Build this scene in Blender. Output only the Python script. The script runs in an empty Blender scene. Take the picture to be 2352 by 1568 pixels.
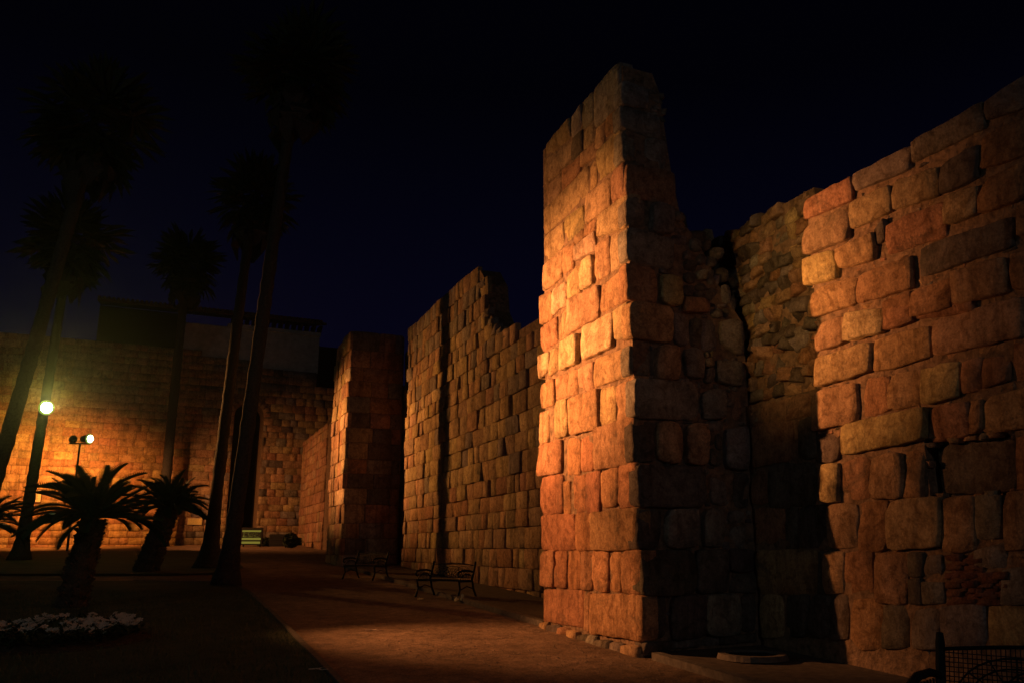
import bpy, math, random
from mathutils import Vector, Matrix, noise
random.seed(7)
S = bpy.context.scene
COL = S.collection
R = math.radians

# ---------------------------------------------------------------- camera
EYE = 1.55
SLOPE = 0.036                      # the ground rises gently away from the camera
def gz(y): return SLOPE * y - 0.10
cd = bpy.data.cameras.new('camera'); cam = bpy.data.objects.new('camera', cd); COL.objects.link(cam)
cd.sensor_width = 36.0; cd.lens = 36.0 * 1940 / 2352
cd.clip_start = 0.05; cd.clip_end = 2000
cam.location = (0, 0, EYE); cam.rotation_euler = (R(90 + 13.7), 0, 0)
S.camera = cam

# ---------------------------------------------------------------- night sky
W = bpy.data.worlds.new('World'); S.world = W; W.use_nodes = True
nt = W.node_tree; nt.nodes.clear()
out = nt.nodes.new('ShaderNodeOutputWorld'); bg = nt.nodes.new('ShaderNodeBackground')
tc = nt.nodes.new('ShaderNodeTexCoord'); sx = nt.nodes.new('ShaderNodeSeparateXYZ'); cr = nt.nodes.new('ShaderNodeValToRGB')
nt.links.new(tc.outputs['Generated'], sx.inputs[0]); nt.links.new(sx.outputs['Z'], cr.inputs[0])
e = cr.color_ramp.elements
e[0].position = 0.0; e[0].color = (0.0022, 0.0022, 0.0085, 1)
e[1].position = 1.0; e[1].color = (0.0003, 0.0003, 0.0010, 1)
k = e.new(0.22); k.color = (0.0013, 0.0013, 0.0070, 1)
k = e.new(0.50); k.color = (0.0004, 0.0004, 0.0016, 1)
nt.links.new(cr.outputs[0], bg.inputs[0]); bg.inputs[1].default_value = 1.0
nt.links.new(bg.outputs[0], out.inputs[0])

# ---------------------------------------------------------------- lamps
def spot(name, loc, aim, power, colr, angle, blend=1.0, radius=0.12, squash=1.0, roll=0.0):
    d = bpy.data.lights.new(name, 'SPOT'); o = bpy.data.objects.new(name, d); COL.objects.link(o)
    d.energy = power; d.color = colr; d.spot_size = R(angle); d.spot_blend = blend; d.shadow_soft_size = radius
    o.location = loc
    q = (Vector(aim) - Vector(loc)).to_track_quat('-Z', 'Y')
    o.rotation_euler = (q.to_matrix() @ Matrix.Rotation(R(roll), 3, 'Z')).to_euler()
    o.scale = (1, squash, 1)
    return o
def bulb(name, loc, power, colr, radius=0.15):
    d = bpy.data.lights.new(name, 'POINT'); o = bpy.data.objects.new(name, d); COL.objects.link(o)
    d.energy = power; d.color = colr; d.shadow_soft_size = radius; o.location = loc
    return o
SOD = (1.0, 0.375, 0.115)
def aim(loc, az, el, d=10.0):            # az: degrees clockwise of +X seen from above is negative
    return (loc[0] + d * math.cos(R(az)), loc[1] + d * math.sin(R(az)), loc[2] + d * math.tan(R(el)))
PIER = (-9.0, 14.0, 5.0); WALL = (-17.75, 31.75, 6.75)
spot('sodium_flood_pier', PIER, aim(PIER, -8.2, -3.4), 16000, SOD, 38, 1.0, 0.10, 0.78, 28)
spot('sodium_flood_pier_wide', PIER, aim(PIER, -4, -5), 4300, SOD, 52, 1.0, 0.10)
spot('added_path_spot', PIER, aim(PIER, -13, -26), 5000, SOD, 27, 1.0, 0.10)  # extra cone added to brighten the path, no lamp aims there
spot('added_recess_spot', (-9.5, -1.0, 5.2), (3.58, 10.5, 4.9), 5600, (1.0, 0.50, 0.14), 14.5, 1.0, 0.12, 0.54, 90)  # unseen spot added to lift the recess beside the pier
spot('sodium_flood_wall', WALL, aim(WALL, -28, -5), 9000, (1.0, 0.385, 0.095), 62, 1.0, 0.13, 0.58)
spot('sodium_flood_far_pier', WALL, aim(WALL, -6, -8.5), 11500, SOD, 35, 1.0, 0.13, 0.90)
spot('halo_spot', (-17.62, 31.62, 6.74), (0.5, 0, 9.0), 4600, (1.0, 0.86, 0.18), 34, 1.0, 0.16)  # added beam towards the viewer, lights the haze into a halo
spot('sodium_flood_back', (-22.3, 42.4, 6.8), (-25.2, 46.3, 4.0), 4300, (1.0, 0.335, 0.055), 145, 1.0, 0.13, 0.75)
spot('sodium_flood_side', (-20.7, 41.9, 6.85), (-12.5, 47.5, 3.6), 3500, SOD, 112, 1.0, 0.13, 0.68)
spot('wall_halo_spot', (-18.9, 31.6, 7.0), (-26.2, 45.7, 8.0), 2600, (0.95, 0.70, 0.05), 26, 1.0, 0.10)  # added beam that throws a yellow halo patch on the back wall
bulb('halo_fill', (-17.45, 31.5, 6.70), 30, (0.70, 1.0, 0.16), 0.2)  # added greenish point light, tints the halo round the lens
bulb('fill_lamp_left', (-13.0, 3.0, 6.5), 150, (0.92, 1.0, 0.86), 0.2)  # unseen fill added for lawn, palms and flowers
bulb('fill_lamp_behind', (9.0, -14.0, 7.5), 420, (0.96, 0.97, 0.97), 0.3)  # unseen fill added to lighten the shaded side of the pier

vs = S.view_settings
S.display_settings.display_device = 'sRGB'
vs.view_transform = 'Standard'; vs.look = 'None'; vs.exposure = 0.0; vs.gamma = 1.0; vs.use_curve_mapping = False
S.render.engine = 'CYCLES'
S.cycles.use_denoising = True
S.cycles.sample_clamp_indirect = 3.0
S.cycles.max_bounces = 6

# ---------------------------------------------------------------- materials
def mat(name):
    m = bpy.data.materials.new(name); m.use_nodes = True
    n = m.node_tree; b = n.nodes['Principled BSDF']
    b.inputs['Specular IOR Level'].default_value = 0.2
    return m, n, b
def nd(n, typ, **kw):
    x = n.nodes.new(typ)
    for a, v in kw.items(): setattr(x, a, v)
    return x
def mix(n, blend, fac, a, b):
    x = nd(n, 'ShaderNodeMix', data_type='RGBA', blend_type=blend)
    for sock, v in ((x.inputs[0], fac), (x.inputs[6], a), (x.inputs[7], b)):
        if hasattr(v, 'links'): n.links.new(v, sock)
        else: sock.default_value = v
    return x.outputs[2]
def ramp(n, src, stops):
    r = nd(n, 'ShaderNodeValToRGB'); n.links.new(src, r.inputs[0])
    el = r.color_ramp.elements
    for i, (p, c) in enumerate(stops):
        x = el[i] if i < 2 else el.new(p)
        x.position = p; x.color = (*c, 1) if len(c) == 3 else c
    return r.outputs[0]
def noi(n, vec, scale, detail=4, rough=0.6, dist=0.0):
    x = nd(n, 'ShaderNodeTexNoise'); x.inputs['Scale'].default_value = scale; x.inputs['Detail'].default_value = detail
    x.inputs['Roughness'].default_value = rough; x.inputs['Distortion'].default_value = dist
    n.links.new(vec, x.inputs['Vector']); return x.outputs[0]
def bump(n, b, h, dist, strength=1.0, prev=None):
    x = nd(n, 'ShaderNodeBump'); x.inputs['Distance'].default_value = dist; x.inputs['Strength'].default_value = strength
    n.links.new(h, x.inputs['Height'])
    if prev: n.links.new(prev, x.inputs['Normal'])
    n.links.new(x.outputs[0], b.inputs['Normal']); return x.outputs[0]

def stone_material(name, attr=False, stain=0.72, lo=0.42, hi=0.57):
    m, n, b = mat(name)
    pos = nd(n, 'ShaderNodeNewGeometry').outputs['Position']
    if attr:
        a = nd(n, 'ShaderNodeAttribute', attribute_name='tint'); base = a.outputs['Color']
    else:
        base = nd(n, 'ShaderNodeObjectInfo').outputs['Color']
    big = ramp(n, noi(n, pos, 1.7, 5, 0.65, 0.4), [(0.30, (0.70, 0.66, 0.62)), (0.68, (1.22, 1.2, 1.16))])
    c = mix(n, 'MULTIPLY', 1.0, base, big)
    fine = ramp(n, noi(n, pos, 38, 4, 0.7), [(0.28, (0.58, 0.55, 0.52)), (0.72, (1.34, 1.34, 1.34))])
    c = mix(n, 'MULTIPLY', 0.85, c, fine)
    med = ramp(n, noi(n, pos, 7.5, 4, 0.6, 1.0), [(0.33, (0.52, 0.46, 0.40)), (0.50, (0.98, 0.98, 0.98)), (0.70, (1.25, 1.3, 1.3))])
    c = mix(n, 'MULTIPLY', 0.85, c, med)
    mp = nd(n, 'ShaderNodeMapping'); mp.inputs['Scale'].default_value = (3.4, 3.4, 0.42); n.links.new(pos, mp.inputs[0])
    streak = ramp(n, noi(n, mp.outputs[0], 1.0, 6, 0.7, 0.5), [(0.50, (1, 1, 1)), (0.70, (0.42, 0.40, 0.37))])
    c = mix(n, 'MULTIPLY', 0.9, c, streak)
    mask = ramp(n, noi(n, pos, 1.15, 7, 0.72, 0.6), [(hi - 0.02, (0, 0, 0)), (hi + 0.12, (1, 1, 1))])
    sm = nd(n, 'ShaderNodeMath', operation='MULTIPLY'); n.links.new(mask, sm.inputs[0]); sm.inputs[1].default_value = stain
    c = mix(n, 'MIX', sm.outputs[0], c, (0.055, 0.052, 0.040, 1))
    n.links.new(c, b.inputs['Base Color']); b.inputs['Roughness'].default_value = 0.92
    p = bump(n, b, noi(n, pos, 9, 6, 0.7), 0.05, 0.9)
    p = bump(n, b, noi(n, pos, 48, 5, 0.8), 0.014, 1.0, p)
    v = nd(n, 'ShaderNodeTexVoronoi'); v.inputs['Scale'].default_value = 26; n.links.new(pos, v.inputs['Vector'])
    pit = ramp(n, v.outputs['Distance'], [(0.05, (0, 0, 0)), (0.28, (1, 1, 1))])
    bump(n, b, pit, 0.006, 0.5, p)
    return m
M_STONE = stone_material('stone_single')
M_STONES = stone_material('stone_many', attr=True)

def simple(name, colr, rough=0.8, nscale=20, lo=0.7, hi=1.25, bd=0.0, metal=0.0):
    m, n, b = mat(name)
    pos = nd(n, 'ShaderNodeNewGeometry').outputs['Position']
    f = noi(n, pos, nscale, 5, 0.65)
    c = mix(n, 'MULTIPLY', 1.0, (*colr, 1), ramp(n, f, [(0.3, (lo,) * 3), (0.7, (hi,) * 3)]))
    n.links.new(c, b.inputs['Base Color']); b.inputs['Roughness'].default_value = rough; b.inputs['Metallic'].default_value = metal
    if bd: bump(n, b, f, bd)
    return m
M_MORTAR = simple('mortar', (0.23, 0.15, 0.095), 0.95, 11, 0.35, 1.4, 0.05)
M_IRON = simple('cast_iron', (0.012, 0.013, 0.013), 0.65, 60, 0.8, 1.3, 0.002); M_IRON.node_tree.nodes['Principled BSDF'].inputs['Specular IOR Level'].default_value = 0.15
M_LAMPBODY = simple('lamp_housing', (0.03, 0.03, 0.03), 0.5, 30)
M_FROND = simple('cycad_leaf', (0.035, 0.060, 0.022), 0.45, 30, 0.6, 1.4)
M_CYTRUNK = simple('cycad_trunk', (0.07, 0.055, 0.04), 0.95, 25, 0.5, 1.4, 0.05)
M_PALMLEAF = simple('fan_palm_leaf', (0.03, 0.04, 0.018), 0.7, 12, 0.6, 1.4)
M_PALMTRUNK = simple('palm_trunk', (0.055, 0.050, 0.045), 0.95, 18, 0.55, 1.3, 0.03)
M_LEAF = simple('bedding_leaf', (0.035, 0.050, 0.02), 0.6, 40)
M_PETAL = simple('white_petal', (0.46, 0.44, 0.38), 0.7, 40, 0.8, 1.1)
M_SOIL = simple('soil', (0.05, 0.038, 0.028), 0.95, 20, 0.5, 1.4, 0.03)
M_PLASTER = simple('plaster', (0.50, 0.49, 0.45), 0.9, 3, 0.7, 1.15, 0.01)
M_ROOF = simple('clay_tile', (0.10, 0.06, 0.045), 0.9, 9, 0.6, 1.3, 0.02)
M_WOOD_UNLIT = simple('dark_wood_unlit', (0.012, 0.009, 0.007), 0.9, 12, 0.6, 1.3, 0.01)  # near black: bracket wood, also shade of doorway and rear wing put into colour
M_HEDGE = simple('hedge_leaf', (0.03, 0.045, 0.018), 0.7, 14, 0.5, 1.4)
M_KERB = simple('kerb_stone', (0.13, 0.11, 0.09), 0.9, 12, 0.6, 1.25, 0.01)
M_DARK = simple('dark_painted_metal', (0.025, 0.023, 0.022), 0.6, 30)
M_PAPER = simple('paper', (0.75, 0.62, 0.30), 0.8, 30, 0.85, 1.1)
M_TWIG = simple('dry_twig', (0.60, 0.48, 0.36), 0.8, 30)
M_PANEL = simple('sign_panel', (0.62, 0.52, 0.36), 0.7, 6, 0.9, 1.05)
M_FRAME = simple('sign_frame', (0.06, 0.02, 0.015), 0.6, 30)
M_INK = simple('sign_ink', (0.16, 0.08, 0.05), 0.7, 30)
M_PLAQUE = simple('plaque', (0.75, 0.60, 0.22), 0.7, 12, 0.8, 1.1)

def emit(name, colr, strength):
    m = bpy.data.materials.new(name); m.use_nodes = True; n = m.node_tree; n.nodes.clear()
    o = nd(n, 'ShaderNodeOutputMaterial'); x = nd(n, 'ShaderNodeEmission'); x.inputs[0].default_value = (*colr, 1); x.inputs[1].default_value = strength
    n.links.new(x.outputs[0], o.inputs[0]); return m
M_HALO_RING = emit('lamp_halo_ring', (0.42, 0.62, 0.10), 0.55)  # glowing ring that stands for the halo, not a lamp part
M_LENS = emit('lamp_lens_lit', (1.0, 0.95, 0.62), 30)
M_LITPRINT = emit('glowing_yellow_print', (0.80, 0.66, 0.10), 0.22)  # yellow print given a weak glow

def ground_material():
    m, n, b = mat('gravel_earth')
    pos = nd(n, 'ShaderNodeNewGeometry').outputs['Position']
    a = ramp(n, noi(n, pos, 0.8, 6, 0.6, 0.5), [(0.3, (0.16, 0.105, 0.070)), (0.7, (0.30, 0.205, 0.14))])
    g = ramp(n, noi(n, pos, 45, 5, 0.8), [(0.30, (0.35,) * 3), (0.55, (1.0,) * 3), (0.72, (1.9, 1.8, 1.7))])
    m2 = ramp(n, noi(n, pos, 4.5, 6, 0.7, 0.8), [(0.36, (0.55,) * 3), (0.62, (1.25,) * 3)])
    a = mix(n, 'MULTIPLY', 0.85, a, m2)
    n.links.new(mix(n, 'MULTIPLY', 1.0, a, g), b.inputs['Base Color']); b.inputs['Roughness'].default_value = 0.95
    p = bump(n, b, noi(n, pos, 6, 5, 0.6), 0.05, 0.8)
    bump(n, b, noi(n, pos, 75, 3, 0.7), 0.012, 0.8, p)
    return m
M_GROUND = ground_material()
def lawn_material():
    m, n, b = mat('lawn')
    pos = nd(n, 'ShaderNodeNewGeometry').outputs['Position']
    a = ramp(n, noi(n, pos, 1.3, 6, 0.65), [(0.3, (0.040, 0.050, 0.026)), (0.7, (0.085, 0.098, 0.055))])
    g = ramp(n, noi(n, pos, 60, 3, 0.7), [(0.3, (0.5,) * 3), (0.7, (1.5,) * 3)])
    n.links.new(mix(n, 'MULTIPLY', 1.0, a, g), b.inputs['Base Color']); b.inputs['Roughness'].default_value = 0.9
    bump(n, b, noi(n, pos, 60, 3, 0.7), 0.03, 1.0)
    return m
M_LAWN = lawn_material()
M_PAVE = simple('pavement', (0.10, 0.08, 0.064), 0.92, 10, 0.6, 1.25, 0.01)

# ---------------------------------------------------------------- helpers
def mesh(name, V, F, m, smooth=False):
    me = bpy.data.meshes.new(name); me.from_pydata([tuple(v) for v in V], [], F); me.materials.append(m)
    if smooth: me.polygons.foreach_set('use_smooth', [True] * len(me.polygons))
    me.update(); return me
def obj(name, me, parent=None, loc=(0, 0, 0), rot=(0, 0, 0)):
    o = bpy.data.objects.new(name, me); COL.objects.link(o)
    o.location = loc; o.rotation_euler = rot
    if parent: o.parent = parent
    return o
def tag(o, label=None, cat=None, group=None, kind=None):
    for a, v in (('label', label), ('category', cat), ('group', group), ('kind', kind)):
        if v: o[a] = v
    return o
class MB:
    def __init__(s): s.V = []; s.F = []
    def add(s, V, F):
        k = len(s.V); s.V += [Vector(v) for v in V]; s.F += [tuple(i + k for i in f) for f in F]; return s
    def box(s, a, b, M=None):
        x0, y0, z0 = a; x1, y1, z1 = b
        V = [Vector(v) for v in ((x0,y0,z0),(x1,y0,z0),(x1,y1,z0),(x0,y1,z0),(x0,y0,z1),(x1,y0,z1),(x1,y1,z1),(x0,y1,z1))]
        if M: V = [M @ v for v in V]
        return s.add(V, [(0,3,2,1),(4,5,6,7),(0,1,5,4),(1,2,6,5),(2,3,7,6),(3,0,4,7)])
    def tube(s, pts, r, n=6, caps=True):
        pts = [Vector(p) for p in pts]; rs = r if isinstance(r, (list, tuple)) else [r] * len(pts)
        V = []; prev = None
        for i, p in enumerate(pts):
            d = (pts[min(i+1, len(pts)-1)] - pts[max(i-1, 0)]).normalized()
            if prev is None:
                prev = d.orthogonal().normalized()
            u = (prev - d * prev.dot(d)).normalized(); prev = u; w = d.cross(u)
            for j in range(n):
                t = 2 * math.pi * j / n; V.append(p + (u * math.cos(t) + w * math.sin(t)) * rs[i])
        F = []
        for i in range(len(pts) - 1):
            for j in range(n):
                a = i*n + j; b = i*n + (j+1) % n; F.append((a, b, b+n, a+n))
        if caps: F += [tuple(range(n-1, -1, -1)), tuple(range((len(pts)-1)*n, len(pts)*n))]
        return s.add(V, F)
    def prism(s, poly, y0, y1):          # polygon in (x, z), extruded along y
        n = len(poly); V = [(x, y0, z) for x, z in poly] + [(x, y1, z) for x, z in poly]
        F = [tuple(range(n)), tuple(range(2*n-1, n-1, -1))] + [(i, i+n, (i+1) % n + n, (i+1) % n) for i in range(n)]
        return s.add(V, F)
    def build(s, name, m, parent=None, smooth=False, loc=(0,0,0), rot=(0,0,0)):
        return obj(name, mesh(name, s.V, s.F, m, smooth), parent, loc, rot)
def empty(name, loc, rz=0.0):
    o = bpy.data.objects.new(name, None); COL.objects.link(o); o.location = loc; o.rotation_euler = (0, 0, rz); o.empty_display_size = 0.3
    return o

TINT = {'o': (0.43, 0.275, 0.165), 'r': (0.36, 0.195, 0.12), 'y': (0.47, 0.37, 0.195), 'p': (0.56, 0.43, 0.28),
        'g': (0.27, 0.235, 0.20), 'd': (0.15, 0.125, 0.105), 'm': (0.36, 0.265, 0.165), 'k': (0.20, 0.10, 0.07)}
def tint(code, rng, j=0.10):
    c = TINT[code]
    if code in 'oyrm': c = tuple(a * .76 + b * .24 for a, b in zip(c, (0.41, 0.275, 0.16)))
    f = 1 + rng.uniform(-j, j)
    return (c[0] * f, c[1] * f * (1 + rng.uniform(-.06, .06)), c[2] * f * (1 + rng.uniform(-.10, .10)), 1)

# a stone: rounded, bulging, irregular face over a quad on a wall plane, with sides running back into the wall
def stone_verts(corners, prot, rng, nx, ny, gap=0.008, rnd=0.24, rough=0.010, back=0.22, edge=0.03, rim_w=0.014):
    """corners: four 2-D points (counter-clockwise from lower left) -> list of (a, b, h), faces"""
    (ax, ay), (bx, by), (cx, cy), (dx, dy) = corners
    def line(k, n, half):
        if k == 0: return -1.0
        if k == n: return 1.0
        r = 1 - min(.12, rim_w / half)
        return -r + 2 * r * (k - 1) / (n - 2)
    w = (math.hypot(bx-ax, by-ay) + math.hypot(cx-dx, cy-dy)) / 2
    h = (math.hypot(dx-ax, dy-ay) + math.hypot(cx-bx, cy-by)) / 2
    off = Vector((rng.uniform(-99, 99), rng.uniform(-99, 99), rng.uniform(-99, 99)))
    tx, ty = rng.uniform(-.5, .5) * rough * 2.2, rng.uniform(-.5, .5) * rough * 2.2
    dome = rng.uniform(0.0, 0.7) * rough
    P = []
    chips = []
    if min(w, h) > 0.2 and rough < 0.04:
        for _ in range(rng.choice((0, 1, 1, 2, 3))):
            e_ = rng.random() < .55
            cs, ct = (rng.choice((-1, 1)), rng.choice((-1, 1))) if e_ else rng.choice(((rng.uniform(-1, 1), rng.choice((-1, 1))), (rng.choice((-1, 1)), rng.uniform(-1, 1))))
            chips.append((cs * w / 2, ct * h / 2, rng.uniform(.06, .17), rng.uniform(.012, .040)))
    kx = max(0.3, 1 - 2 * gap / w); ky = max(0.3, 1 - 2 * gap / h)
    rr = min(rnd * min(w, h), 0.09)
    hx, hy = w / 2, h / 2
    for j in range(ny + 1):
        for i in range(nx + 1):
            s, t = line(i, nx, hx), line(j, ny, hy)
            px, py = s * hx, t * hy                     # round the corners
            qx, qy = abs(px) - (hx - rr), abs(py) - (hy - rr)
            if qx > 0 and qy > 0:
                l = math.hypot(qx, qy); m_ = max(qx, qy)
                f = m_ / l if l > 1e-6 else 1
                px = math.copysign((hx - rr) + qx * f, px); py = math.copysign((hy - rr) + qy * f, py)
            s2, t2 = px / hx * kx, py / hy * ky
            rim = max(abs(s), abs(t))
            wob = noise.noise(off + Vector((s2 * w * 3.2, t2 * h * 3.2, 5))) * 0.020 * min(1, min(w, h) / 0.35)
            if rim > 0.8: s2 += wob / hx * (1 if s > 0 else -1); t2 += wob / hy * (1 if t > 0 else -1)
            a0, a1 = (s2 + 1) / 2, (t2 + 1) / 2
            x = (ax*(1-a0) + bx*a0) * (1-a1) + (dx*(1-a0) + cx*a0) * a1
            y = (ay*(1-a0) + by*a0) * (1-a1) + (dy*(1-a0) + cy*a0) * a1
            z = prot + s * tx + t * ty + dome * (1 - s*s) * (1 - t*t)
            z += rough * (noise.noise(off + Vector((x * 4, y * 4, 0))) * 0.9 + noise.noise(off + Vector((x * 11, y * 11, 3))) * 0.7 + noise.noise(off + Vector((x * 23, y * 23, 7))) * 0.45)
            for cx_, cy_, cr_, cd_ in chips:
                dd = math.hypot(s * hx - cx_, t * hy - cy_)
                if dd < cr_: z -= cd_ * (1 - (dd / cr_) ** 2)
            if rim > 0.999: z -= edge
            P.append((x, y, z))
    F = []
    for j in range(ny):
        for i in range(nx):
            a = j*(nx+1) + i; F.append((a, a+1, a+nx+2, a+nx+1))
    ring = [i for i in range(nx+1)] + [(j+1)*(nx+1)-1 for j in range(1, ny+1)] + [ny*(nx+1)+i for i in range(nx-1, -1, -1)] + [j*(nx+1) for j in range(ny-1, 0, -1)]
    k = len(P)
    for r_ in ring: P.append((P[r_][0], P[r_][1], prot - back))
    n = len(ring)
    for q in range(n): F.append((ring[(q+1) % n], ring[q], k+q, k+(q+1) % n))
    return P, F
def plane_map(kind):                 # (a, b, h) -> local wall frame: x along, y out, z up
    if kind == 'front': return lambda a, b, h: Vector((a, h, b))
    if kind == 'side':  return lambda a, b, h: Vector((-h, -a, b))
    if kind == 'back':  return lambda a, b, h: Vector((a, -h, b))
def fix(F, flip): return [tuple(reversed(f)) for f in F] if flip else F
FLIP = {'front': True, 'side': False, 'back': False}
def traced_stone(par, q, code, prot, kind, rng, y0=0.0, dens=0.085, **kw):
    pts = [(q[0], q[1]), (q[2], q[3]), (q[4], q[5]), (q[6], q[7])]
    ar = sum(pts[i][0]*pts[(i+1) % 4][1] - pts[(i+1) % 4][0]*pts[i][1] for i in range(4))
    if ar < 0: pts = [pts[1], pts[0], pts[3], pts[2]]        # now top-left first, turn to start lower left
    # order to lower-left, lower-right, upper-right, upper-left
    pts = sorted(pts, key=lambda p: p[1]); lo = sorted(pts[:2]); hi = sorted(pts[2:]); pts = [lo[0], lo[1], hi[1], hi[0]]
    w = abs(pts[1][0]-pts[0][0]); h = abs(pts[3][1]-pts[0][1])
    nx = max(4, min(18, int(w / dens))); ny = max(4, min(14, int(h / dens)))
    P, F = stone_verts(pts, prot, rng, nx, ny, **kw)
    f = plane_map(kind); V = [f(a, b, hh + y0) for a, b, hh in P]
    c = sum(V, Vector()) / len(V)
    me = mesh('stone', [v - c for v in V], fix(F, FLIP[kind]), M_STONE, True)
    o = obj('stone', me, par, c); o.color = tint(code, rng); return o
TEMPL = []
for i in range(14):
    g = random.Random(100 + i)
    P, F = stone_verts([(-.5,-.5),(.5,-.5),(.5,.5),(-.5,.5)], 0, g, 4, 4, gap=0.006, rnd=0.12, rough=0.05, back=0.5, edge=0.06, rim_w=0.025)
    TEMPL.append((P, F))
RUB = []
for i in range(10):
    g = random.Random(300 + i)
    P, F = stone_verts([(-.5,-.5),(.5,-.5),(.5,.5),(-.5,.5)], 0, g, 5, 5, gap=0.03, rnd=0.30, rough=0.16, back=0.6, edge=0.14, rim_w=0.05)
    RUB.append((P, F))
TM = {}
def templ_mesh(src, i, kind):
    key = (id(src), i, kind)
    if key not in TM:
        f = plane_map(kind); P, F = src[i]
        TM[key] = mesh('stone', [f(*p) for p in P], fix(F, FLIP[kind]), M_STONE, True)
    return TM[key]
def templ_stone(par, a0, a1, b0, b1, code, prot, kind, rng, y0=0.0, src=None, depth=0.28, name='stone', roll=0.0):
    src = src or TEMPL
    o = obj(name, templ_mesh(src, rng.randrange(len(src)), kind), par, plane_map(kind)((a0+a1)/2, (b0+b1)/2, y0 + prot))
    o.scale = (a1-a0, depth, b1-b0) if kind != 'side' else (depth, a1-a0, b1-b0)
    if roll: o.rotation_euler = (0, roll, 0)
    o.color = tint(code, rng); return o
class Heap:                                   # many small stones joined into one 'stuff' part
    def __init__(s): s.V = []; s.F = []; s.C = []
    def stone(s, a0, a1, b0, b1, code, prot, kind, rng, y0=0.0, src=None, depth=0.28):
        src = src or TEMPL
        P, F = src[rng.randrange(len(src))]; f = plane_map(kind); k = len(s.V)
        for (a, b, h) in P: s.V.append(f((a0+a1)/2 + a*(a1-a0), (b0+b1)/2 + b*(b1-b0), y0 + prot + h*depth))
        F = fix(F, FLIP[kind]); s.F += [tuple(i + k for i in q) for q in F]
        s.C += [tint(code, rng)] * len(F)
    def build(s, name, par):
        me = mesh(name, s.V, s.F, M_STONES, True)
        at = me.attributes.new('tint', 'FLOAT_COLOR', 'FACE')
        at.data.foreach_set('color', [c for q in s.C for c in q])
        o = obj(name, me, par); o['kind'] = 'stuff'; return o
def courses(rng, z0, z1, hmin, hmax):
    z = z0
    while z < z1 - 0.05:
        h = rng.uniform(hmin, hmax)
        if z + h > z1 - 0.12: h = z1 - z
        yield z, z + h; z += h
def row(rng, a0, a1, wmin, wmax):
    a = a0
    while a < a1 - 0.02:
        w = rng.uniform(wmin, wmax)
        if a + w > a1 - wmin * 0.6: w = a1 - a
        yield a, a + w; a += w
def pick(rng, s): return rng.choice(s)
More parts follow.
